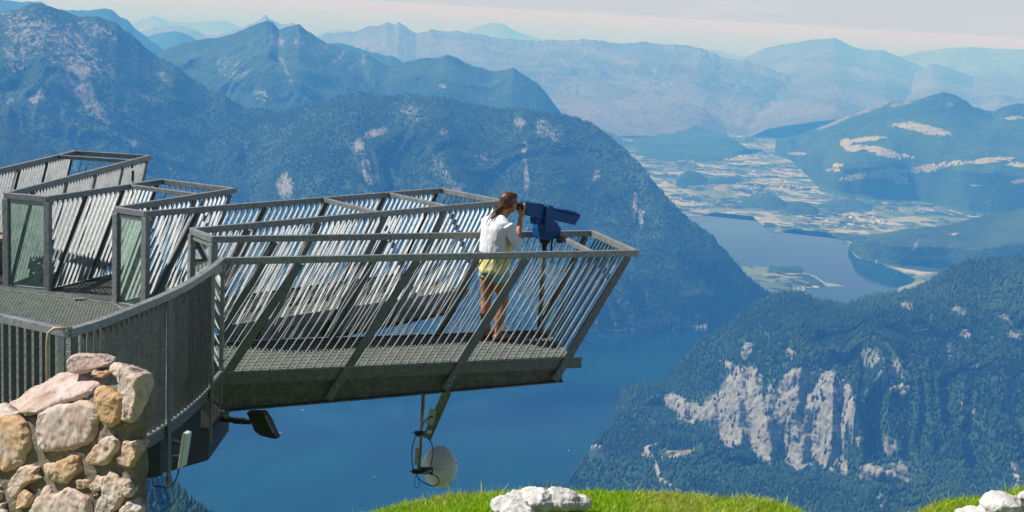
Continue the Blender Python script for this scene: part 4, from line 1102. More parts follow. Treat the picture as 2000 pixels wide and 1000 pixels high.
b_ = MB(); b_.tube([PP(0.69, 0, zb - 0.45), PP(0.69, 0, zb - 0.47), PP(0.69, 0, 0.02)], [0.030, 0.028, 0.027], 20)
b_.tube([PP(0.69, 0, 0.05), PP(0.69, 0, 0.022)], [0.03, 0.09], 20); b_.build('post', M_GALV, scope, smooth=True)
# black clamp holding the crossbar beside the post
b_ = MB(); f = FING[0]; c1 = f['f0'] + (f['f1'] - f['f0']) * 0.885
cq = on_plane(1078, 470, (0, 14.75, 0), np.array([0, 1.0, 0]))
b_.box((cq[0], cq[1], 0.99), (0.022, 0.03, 0.30)); b_.box((cq[0] + 0.04, cq[1] + 0.02, 1.085), (0.09, 0.05, 0.035), 0.4); b_.box((cq[0] + 0.08, cq[1] - 0.02, 1.04), (0.05, 0.05, 0.07), 0.4)
b_.build('clamp', M_BLACK, plat, bevel=0.003)

# ================================================================== PERSON
def skin_mat():
    m, nt, b = new_mat('tanned_skin')
    t = tex(nt, 9, 5, 0.6)
    nt.links.new(ramp(nt, t.outputs[0], [(0.3, (0.42, 0.185, 0.080)), (0.7, (0.54, 0.25, 0.115))]), b.inputs['Base Color'])
    b.inputs['Roughness'].default_value = 0.5
    b.inputs['Subsurface Weight'].default_value = 0.06
    b.inputs['Subsurface Scale'].default_value = 0.02
    return m


def cloth_mat(name, c, sc=60):
    m, nt, b = new_mat(name)
    t = tex(nt, 5, 4, 0.6); t2 = tex(nt, sc, 3, 0.6)
    nt.links.new(ramp(nt, t.outputs[0], [(0.3, tuple(x * 0.92 for x in c)), (0.7, c)]), b.inputs['Base Color'])
    b.inputs['Roughness'].default_value = 0.9; b.inputs['Sheen Weight'].default_value = 0.15
    bump(nt, b, t2.outputs[0], 0.25, 0.003)
    return m


M_SKIN = skin_mat()
M_CARD = cloth_mat('white_knit', (0.84, 0.83, 0.84)); M_TOP = cloth_mat('yellow_cotton', (0.85, 0.76, 0.28)); M_SHORT = cloth_mat('teal_cotton', (0.30, 0.52, 0.47))
m, nt, b = new_mat('auburn_hair')
co = N(nt, 'ShaderNodeTexCoord').outputs['Object']
mp_ = N(nt, 'ShaderNodeMapping', ins={'Vector': co, 'Scale': (90, 90, 14)})
t = tex(nt, 1.0, 4, 0.6, 0.4, mp_.outputs[0])
nt.links.new(ramp(nt, t.outputs[0], [(0.3, (0.045, 0.014, 0.006)), (0.52, (0.10, 0.036, 0.015)), (0.75, (0.26, 0.105, 0.045))]), b.inputs['Base Color'])
b.inputs['Roughness'].default_value = 0.36; bump(nt, b, t.outputs[0], 0.5, 0.006)
M_HAIR = m
M_SANDAL = simple('brown_leather', (0.075, 0.030, 0.020), 0.5, 0, 0.2, 30)


class Loft(MB):
    def rings(self, secs, n=20):
        """secs: (centre, half r, half f, direction f (tilt) ...) elliptical rings in the r/f frame, optional axis."""
        vs = []
        for c, a, bb in secs:
            c = np.array(c)
            for k in range(n):
                an = 2 * math.pi * k / n
                vs.append(c + RD * (a * math.cos(an)) + FD * (bb * math.sin(an)))
        fs = [tuple(range(n - 1, -1, -1)), tuple(range((len(secs) - 1) * n, len(secs) * n))]
        for i in range(len(secs) - 1):
            fs += [(i * n + k, i * n + (k + 1) % n, (i + 1) * n + (k + 1) % n, (i + 1) * n + k) for k in range(n)]
        if secs[0][0][2] > secs[-1][0][2]: fs = [f[::-1] for f in fs]
        self.add(vs, fs)

    def ball(self, c, r, n=14):
        """ellipsoid; r = (r, f, z) radii"""
        c = np.array(c); vs = []; m = n // 2
        for i in range(1, m):
            th = math.pi * i / m
            for k in range(n):
                an = 2 * math.pi * k / n
                vs.append(c + RD * (r[0] * math.sin(th) * math.cos(an)) + FD * (r[1] * math.sin(th) * math.sin(an)) + np.array([0, 0, r[2] * math.cos(th)]))
        vs += [c + np.array([0, 0, r[2]]), c - np.array([0, 0, r[2]])]
        fs = []
        for i in range(m - 2):
            fs += [(i * n + k, (i + 1) * n + k, (i + 1) * n + (k + 1) % n, i * n + (k + 1) % n) for k in range(n)]
        t_, b2 = len(vs) - 2, len(vs) - 1
        fs += [(t_, k, (k + 1) % n) for k in range(n)] + [(b2, (m - 2) * n + (k + 1) % n, (m - 2) * n + k) for k in range(n)]
        self.add(vs, fs)


def fuse(mb, name, mat, parent, voxel, smooth_it=6, sub=0):
    o = mb.build(name, mat, parent)
    md = o.modifiers.new('r', 'REMESH'); md.mode = 'VOXEL'; md.voxel_size = voxel; md.use_smooth_shade = True
    ms = o.modifiers.new('s', 'SMOOTH'); ms.iterations = smooth_it; ms.factor = 0.5
    bpy.context.view_layer.update()
    return apply_mods(o)


person = empty('person', PP(0.02, 0.0, 0.02))
tag(person, 'woman in white cardigan, yellow top and teal shorts looking through the blue telescope', 'person')
HD = lambda f, r, z: PP(f, r, z)
bd = Loft()
# torso
bd.rings([(PP(-0.01, 0, 0.72), 0.145, 0.105), (PP(-0.01, 0, 0.80), 0.158, 0.118), (PP(0.0, 0, 0.90), 0.140, 0.10), (PP(0.0, 0, 1.0), 0.125, 0.092), (PP(0.0, 0, 1.12), 0.145, 0.105), (PP(-0.015, 0, 1.22), 0.165, 0.10),
          (PP(-0.01, 0, 1.29), 0.155, 0.08), (PP(0.01, 0, 1.335), 0.085, 0.06), (PP(0.03, 0, 1.36), 0.052, 0.05)], 24)
# neck and head (bent forward to the eyepiece)
bd.tube([PP(0.015, 0, 1.30), PP(0.06, 0, 1.37), PP(0.105, 0, 1.42)], [0.055, 0.048, 0.050], 14)
HC = np.array([0.150, 0.005, 1.478])
bd.ball(PP(HC[0] - 0.012, HC[1], HC[2] + 0.012), (0.072, 0.092, 0.092), 18)
bd.ball(PP(HC[0] + 0.040, HC[1], HC[2] - 0.052), (0.056, 0.055, 0.062), 16)          # jaw and face
bd.ball(PP(HC[0] + 0.066, HC[1], HC[2] - 0.088), (0.024, 0.024, 0.020), 12)          # chin
bd.tube([PP(HC[0] + 0.088, HC[1], HC[2] + 0.0), PP(HC[0] + 0.104, HC[1], HC[2] - 0.035), PP(HC[0] + 0.094, HC[1], HC[2] - 0.045)], [0.008, 0.014, 0.011], 8)   # nose
bd.ball(PP(HC[0] + 0.087, HC[1], HC[2] - 0.064), (0.022, 0.010, 0.007), 10)          # mouth
bd.ball(PP(HC[0] + 0.083, HC[1], HC[2] + 0.018), (0.046, 0.010, 0.010), 10)          # brow
for s in (-1, 1):
    bd.ball(PP(HC[0] + 0.0, HC[1] + s * 0.074, HC[2] - 0.022), (0.010, 0.018, 0.030), 10)      # ears
    bd.ball(PP(HC[0] + 0.080, HC[1] + s * 0.030, HC[2] + 0.002), (0.012, 0.008, 0.009), 8)     # eyelids
# arms: shoulder, elbow, wrist
RA = [PP(0.0, 0.165, 1.265), PP(0.045, 0.205, 1.155), PP(0.092, 0.222, 1.055), PP(0.118, 0.202, 1.095), PP(0.170, 0.158, 1.215), PP(0.225, 0.112, 1.325)]
LA = [PP(0.0, -0.165, 1.265), PP(0.05, -0.21, 1.17), PP(0.095, -0.222, 1.095), PP(0.12, -0.205, 1.13), PP(0.18, -0.16, 1.23), PP(0.232, -0.115, 1.325)]
for A_ in (RA, LA): bd.tube(A_, [0.052, 0.044, 0.040, 0.038, 0.033, 0.024], 12)
for s, A_ in ((1, RA), (-1, LA)):
    wr = A_[-1]
    pc = PP(0.25, s * 0.098, 1.372)
    # palm
    bd.tube([wr, PP(0.236, s * 0.106, 1.345), pc, PP(0.262, s * 0.090, 1.398)], [0.024, 0.028, 0.034, 0.030], 10)
    # four fingers closing round the eyepiece block, thumb behind it
    for j, (dz, ln) in enumerate(((0.046, 0.95), (0.026, 1.05), (0.006, 1.0), (-0.014, 0.82))):
        a0 = PP(0.272, s * 0.088, 1.392 + dz * 0.8)
        a1 = PP(0.272 + 0.036 * ln, s * 0.080, 1.405 + dz)
        a2 = PP(0.272 + 0.048 * ln, s * 0.056, 1.414 + dz)
        a3 = PP(0.272 + 0.038 * ln, s * 0.040, 1.416 + dz)
        bd.tube([a0, a1, a2, a3], [0.0105, 0.0095, 0.0088, 0.0075], 8)
    bd.tube([PP(0.246, s * 0.088, 1.366), PP(0.238, s * 0.076, 1.398), PP(0.248, s * 0.062, 1.428), PP(0.256, s * 0.052, 1.444)], [0.015, 0.0125, 0.0105, 0.009], 8)
# legs and feet
RL = [(PP(-0.005, 0.085, 0.80), 0.094), (PP(0.02, 0.088, 0.64), 0.086), (PP(0.065, 0.090, 0.47), 0.061), (PP(0.066, 0.09, 0.42), 0.056), (PP(0.035, 0.09, 0.30), 0.059), (PP(0.02, 0.09, 0.17), 0.041), (PP(0.012, 0.09, 0.09), 0.030), (PP(0.006, 0.09, 0.052), 0.031)]
LLg = [(PP(-0.005, -0.085, 0.80), 0.094), (PP(-0.012, -0.088, 0.64), 0.086), (PP(-0.008, -0.090, 0.47), 0.061), (PP(-0.012, -0.09, 0.42), 0.056), (PP(-0.025, -0.09, 0.30), 0.059), (PP(0.01, -0.09, 0.17), 0.041), (PP(0.035, -0.09, 0.09), 0.030), (PP(0.035, -0.09, 0.052), 0.031)]
for LG in (RL, LLg): bd.tube([q for q, _ in LG], [r for _, r in LG], 16)
for s, f0, sp in ((1, 0.0, 0.02), (-1, 0.03, -0.03)):
    bd.tube([PP(f0 - 0.035, s * 0.09, 0.062), PP(f0 + 0.02, s * 0.09, 0.068), PP(f0 + 0.09, s * 0.09 + sp * 0.5, 0.060), PP(f0 + 0.15, s * 0.09 + sp, 0.050), PP(f0 + 0.19, s * 0.09 + sp, 0.046)], [0.028, 0.036, 0.034, 0.034, 0.018], 12)
    for j in range(5):
        rr = s * 0.09 + sp + (j - 2) * 0.0155 * s
        bd.tube([PP(f0 + 0.165, rr, 0.047), PP(f0 + 0.205 - abs(j - 1) * 0.006, rr, 0.043)], [0.011, 0.008], 8)
body_o = fuse(bd, 'body', M_SKIN, person, 0.0052, 8)

# clothes
def folds(o, amp, sc, seed):
    me = o.data; n = len(me.vertices); co = np.empty(n * 3, np.float32); me.vertices.foreach_get('co', co); co = co.reshape(-1, 3)
    nm = np.empty(n * 3, np.float32); me.vertices.foreach_get('normal', nm); nm = nm.reshape(-1, 3)
    d = fbm(co[:, 0] * sc, co[:, 1] * sc, co[:, 2] * sc * 0.6, 3, seed, ridged=True)
    co += nm * (d * amp)[:, None]
    me.vertices.foreach_set('co', co.ravel().astype(np.float32)); me.update()


cdg = Loft()
cdg.rings([(PP(-0.045, 0, 0.955), 0.164, 0.104), (PP(-0.042, 0, 0.985), 0.166, 0.108), (PP(-0.036, 0, 1.06), 0.162, 0.110), (PP(-0.030, 0, 1.14), 0.168, 0.114), (PP(-0.022, 0, 1.22), 0.182, 0.115), (PP(-0.018, 0, 1.285), 0.172, 0.092), (PP(0.0, 0, 1.335), 0.098, 0.068), (PP(0.014, 0, 1.350), 0.066, 0.056)], 28)
cdg.tube(RA[:3] + [PP(0.116, 0.204, 1.088), PP(0.134, 0.190, 1.130)], [0.062, 0.055, 0.051, 0.048, 0.045], 16)
cdg.tube(LA[:3] + [PP(0.118, -0.207, 1.122), PP(0.132, -0.196, 1.150)], [0.062, 0.055, 0.051, 0.048, 0.045], 16)
card = fuse(cdg, 'cardigan', M_CARD, person, 0.007, 5); folds(card, 0.010, 10, 3)
tp = Loft()
tp.rings([(PP(-0.004, 0, 0.748), 0.176, 0.150), (PP(-0.004, 0, 0.775), 0.180, 0.155), (PP(0.004, 0, 0.86), 0.170, 0.152), (PP(0.014, 0, 0.96), 0.160, 0.148), (PP(0.022, 0, 1.06), 0.152, 0.142), (PP(0.016, 0, 1.16), 0.150, 0.126), (PP(0.008, 0, 1.24), 0.13, 0.085)], 28)
top = fuse(tp, 'top', M_TOP, person, 0.007, 4); folds(top, 0.010, 9, 5)
sh = Loft()
sh.rings([(PP(-0.008, 0, 0.90), 0.150, 0.112), (PP(-0.01, 0, 0.80), 0.172, 0.130), (PP(-0.008, 0, 0.735), 0.172, 0.128)], 24)
for s, LG in ((1, RL), (-1, LLg)): sh.tube([LG[0][0], LG[1][0] + np.array([0, 0, 0.035])], [0.098, 0.104], 18)
sho = fuse(sh, 'shorts', M_SHORT, person, 0.007, 4); folds(sho, 0.004, 12, 6)
# hair: cap, bun of gathered hair and ponytail
hr_ = Loft()
hr_.ball(PP(HC[0] - 0.022, HC[1], HC[2] + 0.020), (0.084, 0.098, 0.092), 18)
hr_.ball(PP(HC[0] - 0.062, HC[1], HC[2] - 0.022), (0.068, 0.060, 0.060), 14)
hr_.ball(PP(HC[0] + 0.035, HC[1], HC[2] + 0.055), (0.066, 0.052, 0.048), 14)
hair = fuse(hr_, 'hair', M_HAIR, person, 0.006, 6); folds(hair, 0.003, 40, 9)
pt = MB()
pts = [PP(HC[0] - 0.085, 0.0, HC[2] - 0.045), PP(HC[0] - 0.135, 0.0, HC[2] - 0.075), PP(HC[0] - 0.180, 0.004, HC[2] - 0.125), PP(HC[0] - 0.215, 0.008, HC[2] - 0.18), PP(HC[0] - 0.222, 0.010, HC[2] - 0.235), PP(HC[0] - 0.205, 0.010, HC[2] - 0.285)]
r2 = np.random.default_rng(4)
pt.tube(pts, [0.028, 0.029, 0.029, 0.025, 0.017, 0.005], 10)
for i in range(26):
    off = r2.normal(0, 0.013, 3); e = r2.normal(0, 0.007, 3)
    pt.tube([p + off * (0.5 + 0.5 * j) + e * j for j, p in enumerate(pts)][: 5 + (i % 2)], [0.006, 0.007, 0.007, 0.006, 0.004, 0.002][: 5 + (i % 2)], 5)
pt.build('ponytail', M_HAIR, hair, smooth=True)
hb = MB(); hb.tube([PP(HC[0] - 0.092, 0, HC[2] - 0.050), PP(HC[0] - 0.104, 0, HC[2] - 0.058)], [0.027, 0.027], 12); hb.build('hair_tie', M_BLACK, hair)
er = MB(); er.tube([PP(HC[0] + 0.004 + 0.011 * math.cos(a), 0.086, HC[2] - 0.066 + 0.016 * math.sin(a)) for a in np.linspace(0, 6.28, 13)], 0.0018, 5); er.build('earring', simple('gold', (0.8, 0.55, 0.2), 0.25, 1.0, 0.05), person)
for s, f0, sp in ((1, 0.0, 0.02), (-1, 0.03, -0.03)):
    sn = MB()
    out_ = []
    for a in np.linspace(0, 2 * math.pi, 22, endpoint=False):
        f = 0.075 + 0.128 * math.cos(a); wdt = 0.038 * math.sin(a) * (1.0 + 0.25 * math.cos(a))
        out_.append((f0 + f, s * 0.09 + wdt + sp * max(0, f) / 0.15))
    n = len(out_)
    sn.add([PP(f, r, 0.021) for f, r in out_] + [PP(f, r, 0.038) for f, r in out_], [tuple(range(n - 1, -1, -1)), tuple(range(n, 2 * n))] + [(i, (i + 1) % n, n + (i + 1) % n, n + i) for i in range(n)])
    sd_ = sn.build('sandal', M_SANDAL, person)
    sb = MB()
    for f, zz_, rr in ((0.105, 0.068, 0.036), (0.150, 0.058, 0.036), (0.02, 0.10, 0.036)):
        sb.tube([PP(f0 + f + 0.0, s * 0.09 + sp * 0.5 * f / 0.15 + rr * 1.05 * math.cos(a), 0.035 + (zz_ - 0.02) * abs(math.sin(a)) ** 0.8) for a in np.linspace(0, math.pi, 11)], 0.0065, 6)
    sb.build('strap', M_SANDAL, sd_)

# ================================================================== THINGS UNDER THE PLATFORM
M_DISH = simple('white_radome', (0.80, 0.80, 0.78), 0.35, 0, 0.05, 6)
M_CREAM = simple('cream_plastic', (0.50, 0.47, 0.36), 0.5, 0, 0.12, 30)
YD = 13.35
yp = lambda px, py, y=YD: on_plane(px, py, (0, y, 0), np.array([0, 1.0, 0]))
dish = empty('dish_antenna', yp(826, 770))
tag(dish, 'round white dish antenna with black cables hanging on a pole under the walkway', 'antenna')
mb = MB(); mb.tube([yp(828, 765), yp(817, 925)], 0.019, 12); mb.build('pole', simple('pole_steel', (0.42, 0.36, 0.28), 0.35, 0.6, 0.25, 12), dish, smooth=True)
c = yp(857, 912, 13.48)
ax_ = np.array([0.55, 0.80, -0.16]); ax_ /= np.linalg.norm(ax_)
u_ = np.cross(ax_, (0, 0, 1)); u_ /= np.linalg.norm(u_); v_ = np.cross(u_, ax_)
prof = [(-0.115, 0.004), (-0.112, 0.04), (-0.10, 0.09), (-0.078, 0.14), (-0.05, 0.178), (-0.02, 0.203), (0.0, 0.213), (0.028, 0.213), (0.06, 0.195), (0.085, 0.14), (0.098, 0.07), (0.10, 0.005)]
vs, fs = [], []; n = 40
for q, r_ in prof:
    for k_ in range(n):
        a = 2 * math.pi * k_ / n; vs.append(c + ax_ * q + (u_ * math.cos(a) + v_ * math.sin(a)) * r_)
for i in range(len(prof) - 1): fs += [(i * n + k_, i * n + (k_ + 1) % n, (i + 1) * n + (k_ + 1) % n, (i + 1) * n + k_) for k_ in range(n)]
fs += [tuple(range(n - 1, -1, -1)), tuple(range((len(prof) - 1) * n, len(prof) * n))]
mb = MB(); mb.add(vs, fs); dd_ = mb.build('dish', M_DISH, dish, smooth=True)
for a in np.linspace(0.4, 0.4 + 2 * math.pi, 6, endpoint=False):
    p_ = c + ax_ * 0.014 + (u_ * math.cos(a) + v_ * math.sin(a)) * 0.213
    mb = MB(); mb.tube([p_, p_ + (u_ * math.cos(a) + v_ * math.sin(a)) * 0.008], 0.007, 6); mb.build('screw', M_DARK, dd_)
# hanging channel strut
mb = MB(); a, b_2 = yp(873, 765, 13.40), yp(833, 856, 13.40)
dv = (b_2 - a) / np.linalg.norm(b_2 - a); sx = np.array([1.0, 0, 0]); sx = sx - dv * (sx @ dv); sx /= np.linalg.norm(sx)
mb.bar(a, b_2, (1, 0, 0), 0.085, 0.006); mb.build('strut', M_GALV, dish)
mb = MB()
mb.bar(a + sx * 0.043, b_2 + sx * 0.043, (0, 1, 0), 0.05, 0.006); mb.build('strut_flange', M_BLADE, dish)
for (p0, p1) in (((846, 800), (839, 829)), ((818, 876), (815, 907))):
    A_, B_ = yp(*p0, 13.28), yp(*p1, 13.28)
    mb = MB(); mb.bar(A_, B_, (1, 0, 0), 0.068, 0.035); bx_ = mb.build('radio_box', M_CREAM, dish, bevel=0.006)
    if p0[0] < 830:
        mb = MB(); mb.bar(A_ * 0.55 + B_ * 0.45 + np.array([0, -0.019, 0]), A_ * 0.42 + B_ * 0.58 + np.array([0, -0.019, 0]), (1, 0, 0), 0.03, 0.002); mb.build('label', simple('grey_print', (0.3, 0.3, 0.28), 0.6, 0, 0.1), bx_)
for p0 in ((819, 846), (813, 921)):
    q = yp(*p0, 13.30); mb = MB(); mb.box(q, (0.085, 0.05, 0.035)); mb.tube([q + np.array([-0.07, 0, 0.0]), q + np.array([0.06, 0, 0.0])], 0.006, 6); mb.tube([q + np.array([-0.05, 0.02, 0.012]), q + np.array([0.06, 0.02, 0.012])], 0.006, 6)
    mb.build('clamp', M_DARK, dish, bevel=0.003)
q = yp(833, 919, 13.26); mb = MB(); mb.box(q, (0.13, 0.06, 0.055), 0.1); mb.build('mounting_bracket', M_DARK, dish, bevel=0.004)
mb = MB(); mb.tube([q + np.array([-0.02, -0.04, -0.022]), q + np.array([0.05, -0.04, 0.02])], [0.017, 0.015], 12); mb.build('feed_horn', M_GALV, dish, smooth=True)
q = yp(838, 843, 13.3); mb = MB(); mb.box(q, (0.05, 0.03, 0.03)); mb.build('cable_gland', M_WHITEP, dish, bevel=0.003)
def spline(pts, n=8):
    pts = [np.array(p) for p in pts]; out = []
    for i in range(len(pts) - 1):
        p0, p1, p2, p3_ = pts[max(i - 1, 0)], pts[i], pts[i + 1], pts[min(i + 2, len(pts) - 1)]
        for t in np.linspace(0, 1, n, endpoint=False): out.append(catmull(p0, p1, p2, p3_, t))
    return out + [pts[-1]]
for pts, rr in ((((820, 852), (812, 853), (806, 870), (804, 890), (806, 912), (811, 919)), 0.0055), (((818, 908), (822, 880), (822, 856), (822, 842), (828, 824), (838, 816), (846, 813)), 0.0055),
                (((836, 856), (843, 866), (846, 884), (842, 905), (840, 918)), 0.0055), (((813, 924), (818, 935), (832, 945), (848, 949), (857, 943), (856, 934), (848, 928), (840, 926)), 0.0055), (((813, 926), (810, 938), (811, 950), (816, 953), (819, 945), (816, 930)), 0.0030)):
    mb = MB(); mb.tube(spline([yp(*p, 13.25) for p in pts]), rr, 6); mb.build('cable', M_BLACK, dish, smooth=True)

flood = empty('floodlight', yp(435, 816, 12.6))
tag(flood, 'black floodlight seen from its side on a short arm under the walkway root', 'floodlight')
mb = MB(); mb.box((yp(440, 818, 12.6) + yp(470, 822, 12.6)) / 2, (0.22, 0.05, 0.04)); mb.bar(yp(455, 822, 12.62), yp(490, 824, 12.62), (0, 0, 1), 0.045, 0.04); mb.build('arm', M_DARK, flood, bevel=0.003)
px_poly = [(481, 806), (513, 806), (524, 822), (537, 851), (541, 858), (530, 857), (508, 851), (496, 842), (490, 826)]
vs = [yp(*p, 12.62) for p in px_poly] + [yp(*p, 12.62) + np.array([0.02, 0.10, 0]) for p in px_poly]; n = len(px_poly)
mb = MB(); mb.add(vs, [tuple(range(n)), tuple(range(2 * n - 1, n - 1, -1))] + [((i + 1) % n, i, n + i, n + (i + 1) % n) for i in range(n)]); mb.build('lamp_housing', M_DARK, flood, bevel=0.006)
mb = MB(); mb.bar(yp(518, 812, 12.60), yp(534, 846, 12.60), (0, 1, 0), 0.01, 0.012); mb.build('glass_rim', M_GALV, flood)
mb = MB(); mb.box(yp(444, 815, 12.58), (0.05, 0.03, 0.025)); mb.build('terminal_box', simple('brass', (0.28, 0.22, 0.05), 0.5, 0.5, 0.2, 20), flood, bevel=0.003)

sect = empty('panel_antenna', yp(350, 880, 10.35))
tag(sect, 'slim white panel antenna clamped below the curved railing', 'antenna')
mb = MB(); vs = []
for p in ((356, 846), (365, 849), (355, 914), (346, 916)): vs += [yp(*p, 10.30), yp(*p, 10.30) + np.array([0.02, 0.09, 0])]
mb.add(vs, [(0, 2, 4, 6), (7, 5, 3, 1), (0, 1, 3, 2), (2, 3, 5, 4), (4, 5, 7, 6), (6, 7, 1, 0)]); mb.build('panel', M_WHITEP, sect, bevel=0.006)
mb = MB()
for p0, p1 in (((336, 862), (357, 868)), ((338, 893), (352, 893))): mb.bar(yp(*p0, 10.36), yp(*p1, 10.36), (0, 0, 1), 0.03, 0.03)
mb.build('bracket', M_DARK, sect, bevel=0.003)
mb = MB(); mb.tube(spline([yp(*p, 10.34) for p in ((350, 915), (346, 930), (336, 948), (322, 951), (300, 950))]), 0.006, 6); mb.build('cable', M_BLACK, sect, smooth=True)

# wooden bench at the far left of the palm
bench = empty('bench', (-6.0, 16.2, 0.02))
tag(bench, 'weathered wooden bench behind the glass panels at the left edge', 'bench')
M_WOOD = simple('weathered_wood', (0.42, 0.28, 0.19), 0.8, 0, 0.2, 25, 0.2)
for i in range(3):
    mb = MB(); mb.box((-6.75, 16.10 + i * 0.135, 0.44), (1.75, 0.125, 0.045)); mb.build('seat_plank', M_WOOD, bench, bevel=0.004)
for x in (-7.4, -6.1):
    mb = MB(); mb.box((x, 16.22, 0.22), (0.08, 0.34, 0.40)); mb.build('leg', M_GALV_SHADE, bench)
# ================================================================== STONE WALL (bottom left)
def stone_mat():
    m, nt, b = new_mat('wall_stone')
    co = N(nt, 'ShaderNodeTexCoord').outputs['Object']
    t = tex(nt, 6.0, 7, 0.65, 0.8, co); t2 = tex(nt, 2.6, 4, 0.6, 0.5, co); t3 = tex(nt, 40, 6, 0.7, 0, co)
    oi = N(nt, 'ShaderNodeObjectInfo').outputs['Random']
    ga = N(nt, 'ShaderNodeAttribute', attribute_name='gold').outputs['Fac']
    c = ramp(nt, t.outputs[0], [(0.30, (0.36, 0.24, 0.17)), (0.46, (0.58, 0.45, 0.38)), (0.64, (0.70, 0.59, 0.52)), (0.8, (0.52, 0.34, 0.26))])
    c = mixc(nt, math_n(nt, 'MULTIPLY', ramp(nt, t2.outputs[0], [(0.38, (0, 0, 0)), (0.60, (1, 1, 1))]), ga), c, (0.60, 0.34, 0.10))
    c = mixc(nt, 0.35, c, ramp(nt, t3.outputs[0], [(0.3, (0.45, 0.45, 0.45)), (0.7, (1, 1, 1))]), 'MULTIPLY')
    nt.links.new(c, b.inputs['Base Color']); b.inputs['Roughness'].default_value = 0.85
    h = math_n(nt, 'ADD', t.outputs[0], math_n(nt, 'MULTIPLY', t3.outputs[0], 0.35))
    bump(nt, b, h, 0.7, 0.012)
    return m


M_STONE = stone_mat()
m, nt, b = new_mat('mortar')
co = N(nt, 'ShaderNodeTexCoord').outputs['Object']
t = tex(nt, 12, 8, 0.7, 0.3, co); t2 = tex(nt, 70, 4, 0.7, 0, co)
nt.links.new(mixc(nt, 0.5, ramp(nt, t.outputs[0], [(0.3, (0.17, 0.14, 0.10)), (0.7, (0.31, 0.26, 0.19))]), ramp(nt, t2.outputs[0], [(0.3, (0.5, 0.5, 0.5)), (0.7, (1, 1, 1))]), 'MULTIPLY'), b.inputs['Base Color'])
b.inputs['Roughness'].default_value = 0.95; bump(nt, b, math_n(nt, 'ADD', t.outputs[0], t2.outputs[0]), 0.8, 0.01)
M_MORTAR = m
YW = 5.6
wall = empty('stone_wall', (-1.8, 5.7, 1.0))
tag(wall, 'rough wall of pink and ochre stones in mortar at the lower left', 'stone wall')
NW = np.array([-0.55, -0.82, 0.16]); NW /= np.linalg.norm(NW)
DV = np.array([-0.13, 0.985, 0.0])          # the wall runs away from the viewer
wp = lambda px, py, y=YW: on_plane(px, py, (-1.5, y - 0.15, 1.7), NW)
cr = lambda x, y: (x / 2.38 - 15, 580 + y / 2.38)


def rock_mesh(ring_f, ring_b, bul, name, mat, parent, seed, gold, amp=0.012, sub=4, fl=0.90):
    """stone: outline in front (ring_f), bulging face, back ring; subdivided and roughened"""
    n = len(ring_f); rf = np.array(ring_f); rb = np.array(ring_b); cf = rf.mean(0); cb = rb.mean(0)
    r = np.random.default_rng(seed)
    inner = cf + (rf - cf) * fl + bul[None] * (0.75 + 0.5 * r.random((n, 1)))
    vs = np.concatenate([rb, rf, inner, [cf + bul * 1.05, cb]])
    fs = []
    for i in range(n):
        j = (i + 1) % n
        fs += [(i, j, n + j, n + i), (n + i, n + j, 2 * n + j, 2 * n + i), (j, i, 3 * n + 1)]
    fs.append(tuple(range(2 * n, 3 * n)))
    bm = bmesh.new(); bv = [bm.verts.new(v) for v in vs]
    for f in fs: bm.faces.new([bv[i] for i in f])
    bmesh.ops.recalc_face_normals(bm, faces=bm.faces[:])
    bmesh.ops.triangulate(bm, faces=bm.faces[:], ngon_method='BEAUTY')
    for s in range(sub):
        bmesh.ops.subdivide_edges(bm, edges=bm.edges[:], cuts=1, use_grid_fill=True)
        bmesh.ops.smooth_vert(bm, verts=bm.verts[:], factor=(0.16, 0.10, 0.06, 0.04, 0.03)[s], use_axis_x=True, use_axis_y=True, use_axis_z=True)
    bm.normal_update()
    co = np.array([v.co for v in bm.verts]); nm = np.array([v.normal for v in bm.verts])
    d = amp * (1.0 * fbm(co[:, 0] * 7, co[:, 1] * 7, co[:, 2] * 7, 6, seed, 0.62, ridged=True) + 0.6 * fbm(co[:, 0] * 30, co[:, 1] * 30, co[:, 2] * 30, 3, seed + 3))
    co = co + nm * d[:, None]
    for v, p in zip(bm.verts, co): v.co = p
    me = bpy.data.meshes.new(name); bm.to_mesh(me); bm.free()
    me.polygons.foreach_set('use_smooth', np.ones(len(me.polygons), bool))
    a = me.attributes.new('gold', 'FLOAT', 'POINT'); a.data.foreach_set('value', np.full(len(me.vertices), gold, np.float32))
    me.materials.append(mat)
    o = bpy.data.objects.new(name, me); COL.objects.link(o)
    if parent is not None:
        o.parent = parent; o.matrix_parent_inverse = Matrix.Translation(-Vector(parent.location))
    return o


def wall_stone(poly, seed, gold, y=YW, depth=0.16, bulge=0.020, amp=0.013, slope=0.0):
    ys = [q[1] for q in poly]; y0, y1 = min(ys), max(ys)
    r = np.random.default_rng(seed + 100)
    pf, pb = [], []
    # densify the outline for a natural edge
    P_ = []
    for i in range(len(poly)):
        a, b_ = poly[i], poly[(i + 1) % len(poly)]
        P_ += [a, ((a[0] + b_[0]) / 2 + r.normal(0, 6), (a[1] + b_[1]) / 2 + r.normal(0, 6))]
    for x, yy in P_:
        t = (y1 - yy) / max(1, y1 - y0)
        q = wp(*cr(x, yy), y + slope * t); pf.append(q)
        pb.append(q + DV * depth + np.array([0, 0, -slope * 0.12 * t - 0.30 * depth * t]))
    wall_c = np.mean(pf, 0)
    pb = [wall_c + (q - wall_c) * np.array([0.92, 1, 0.92]) for q in pb]
    return rock_mesh(pf, pb, NW * bulge, 'stone', M_STONE, wall, seed, gold, amp)


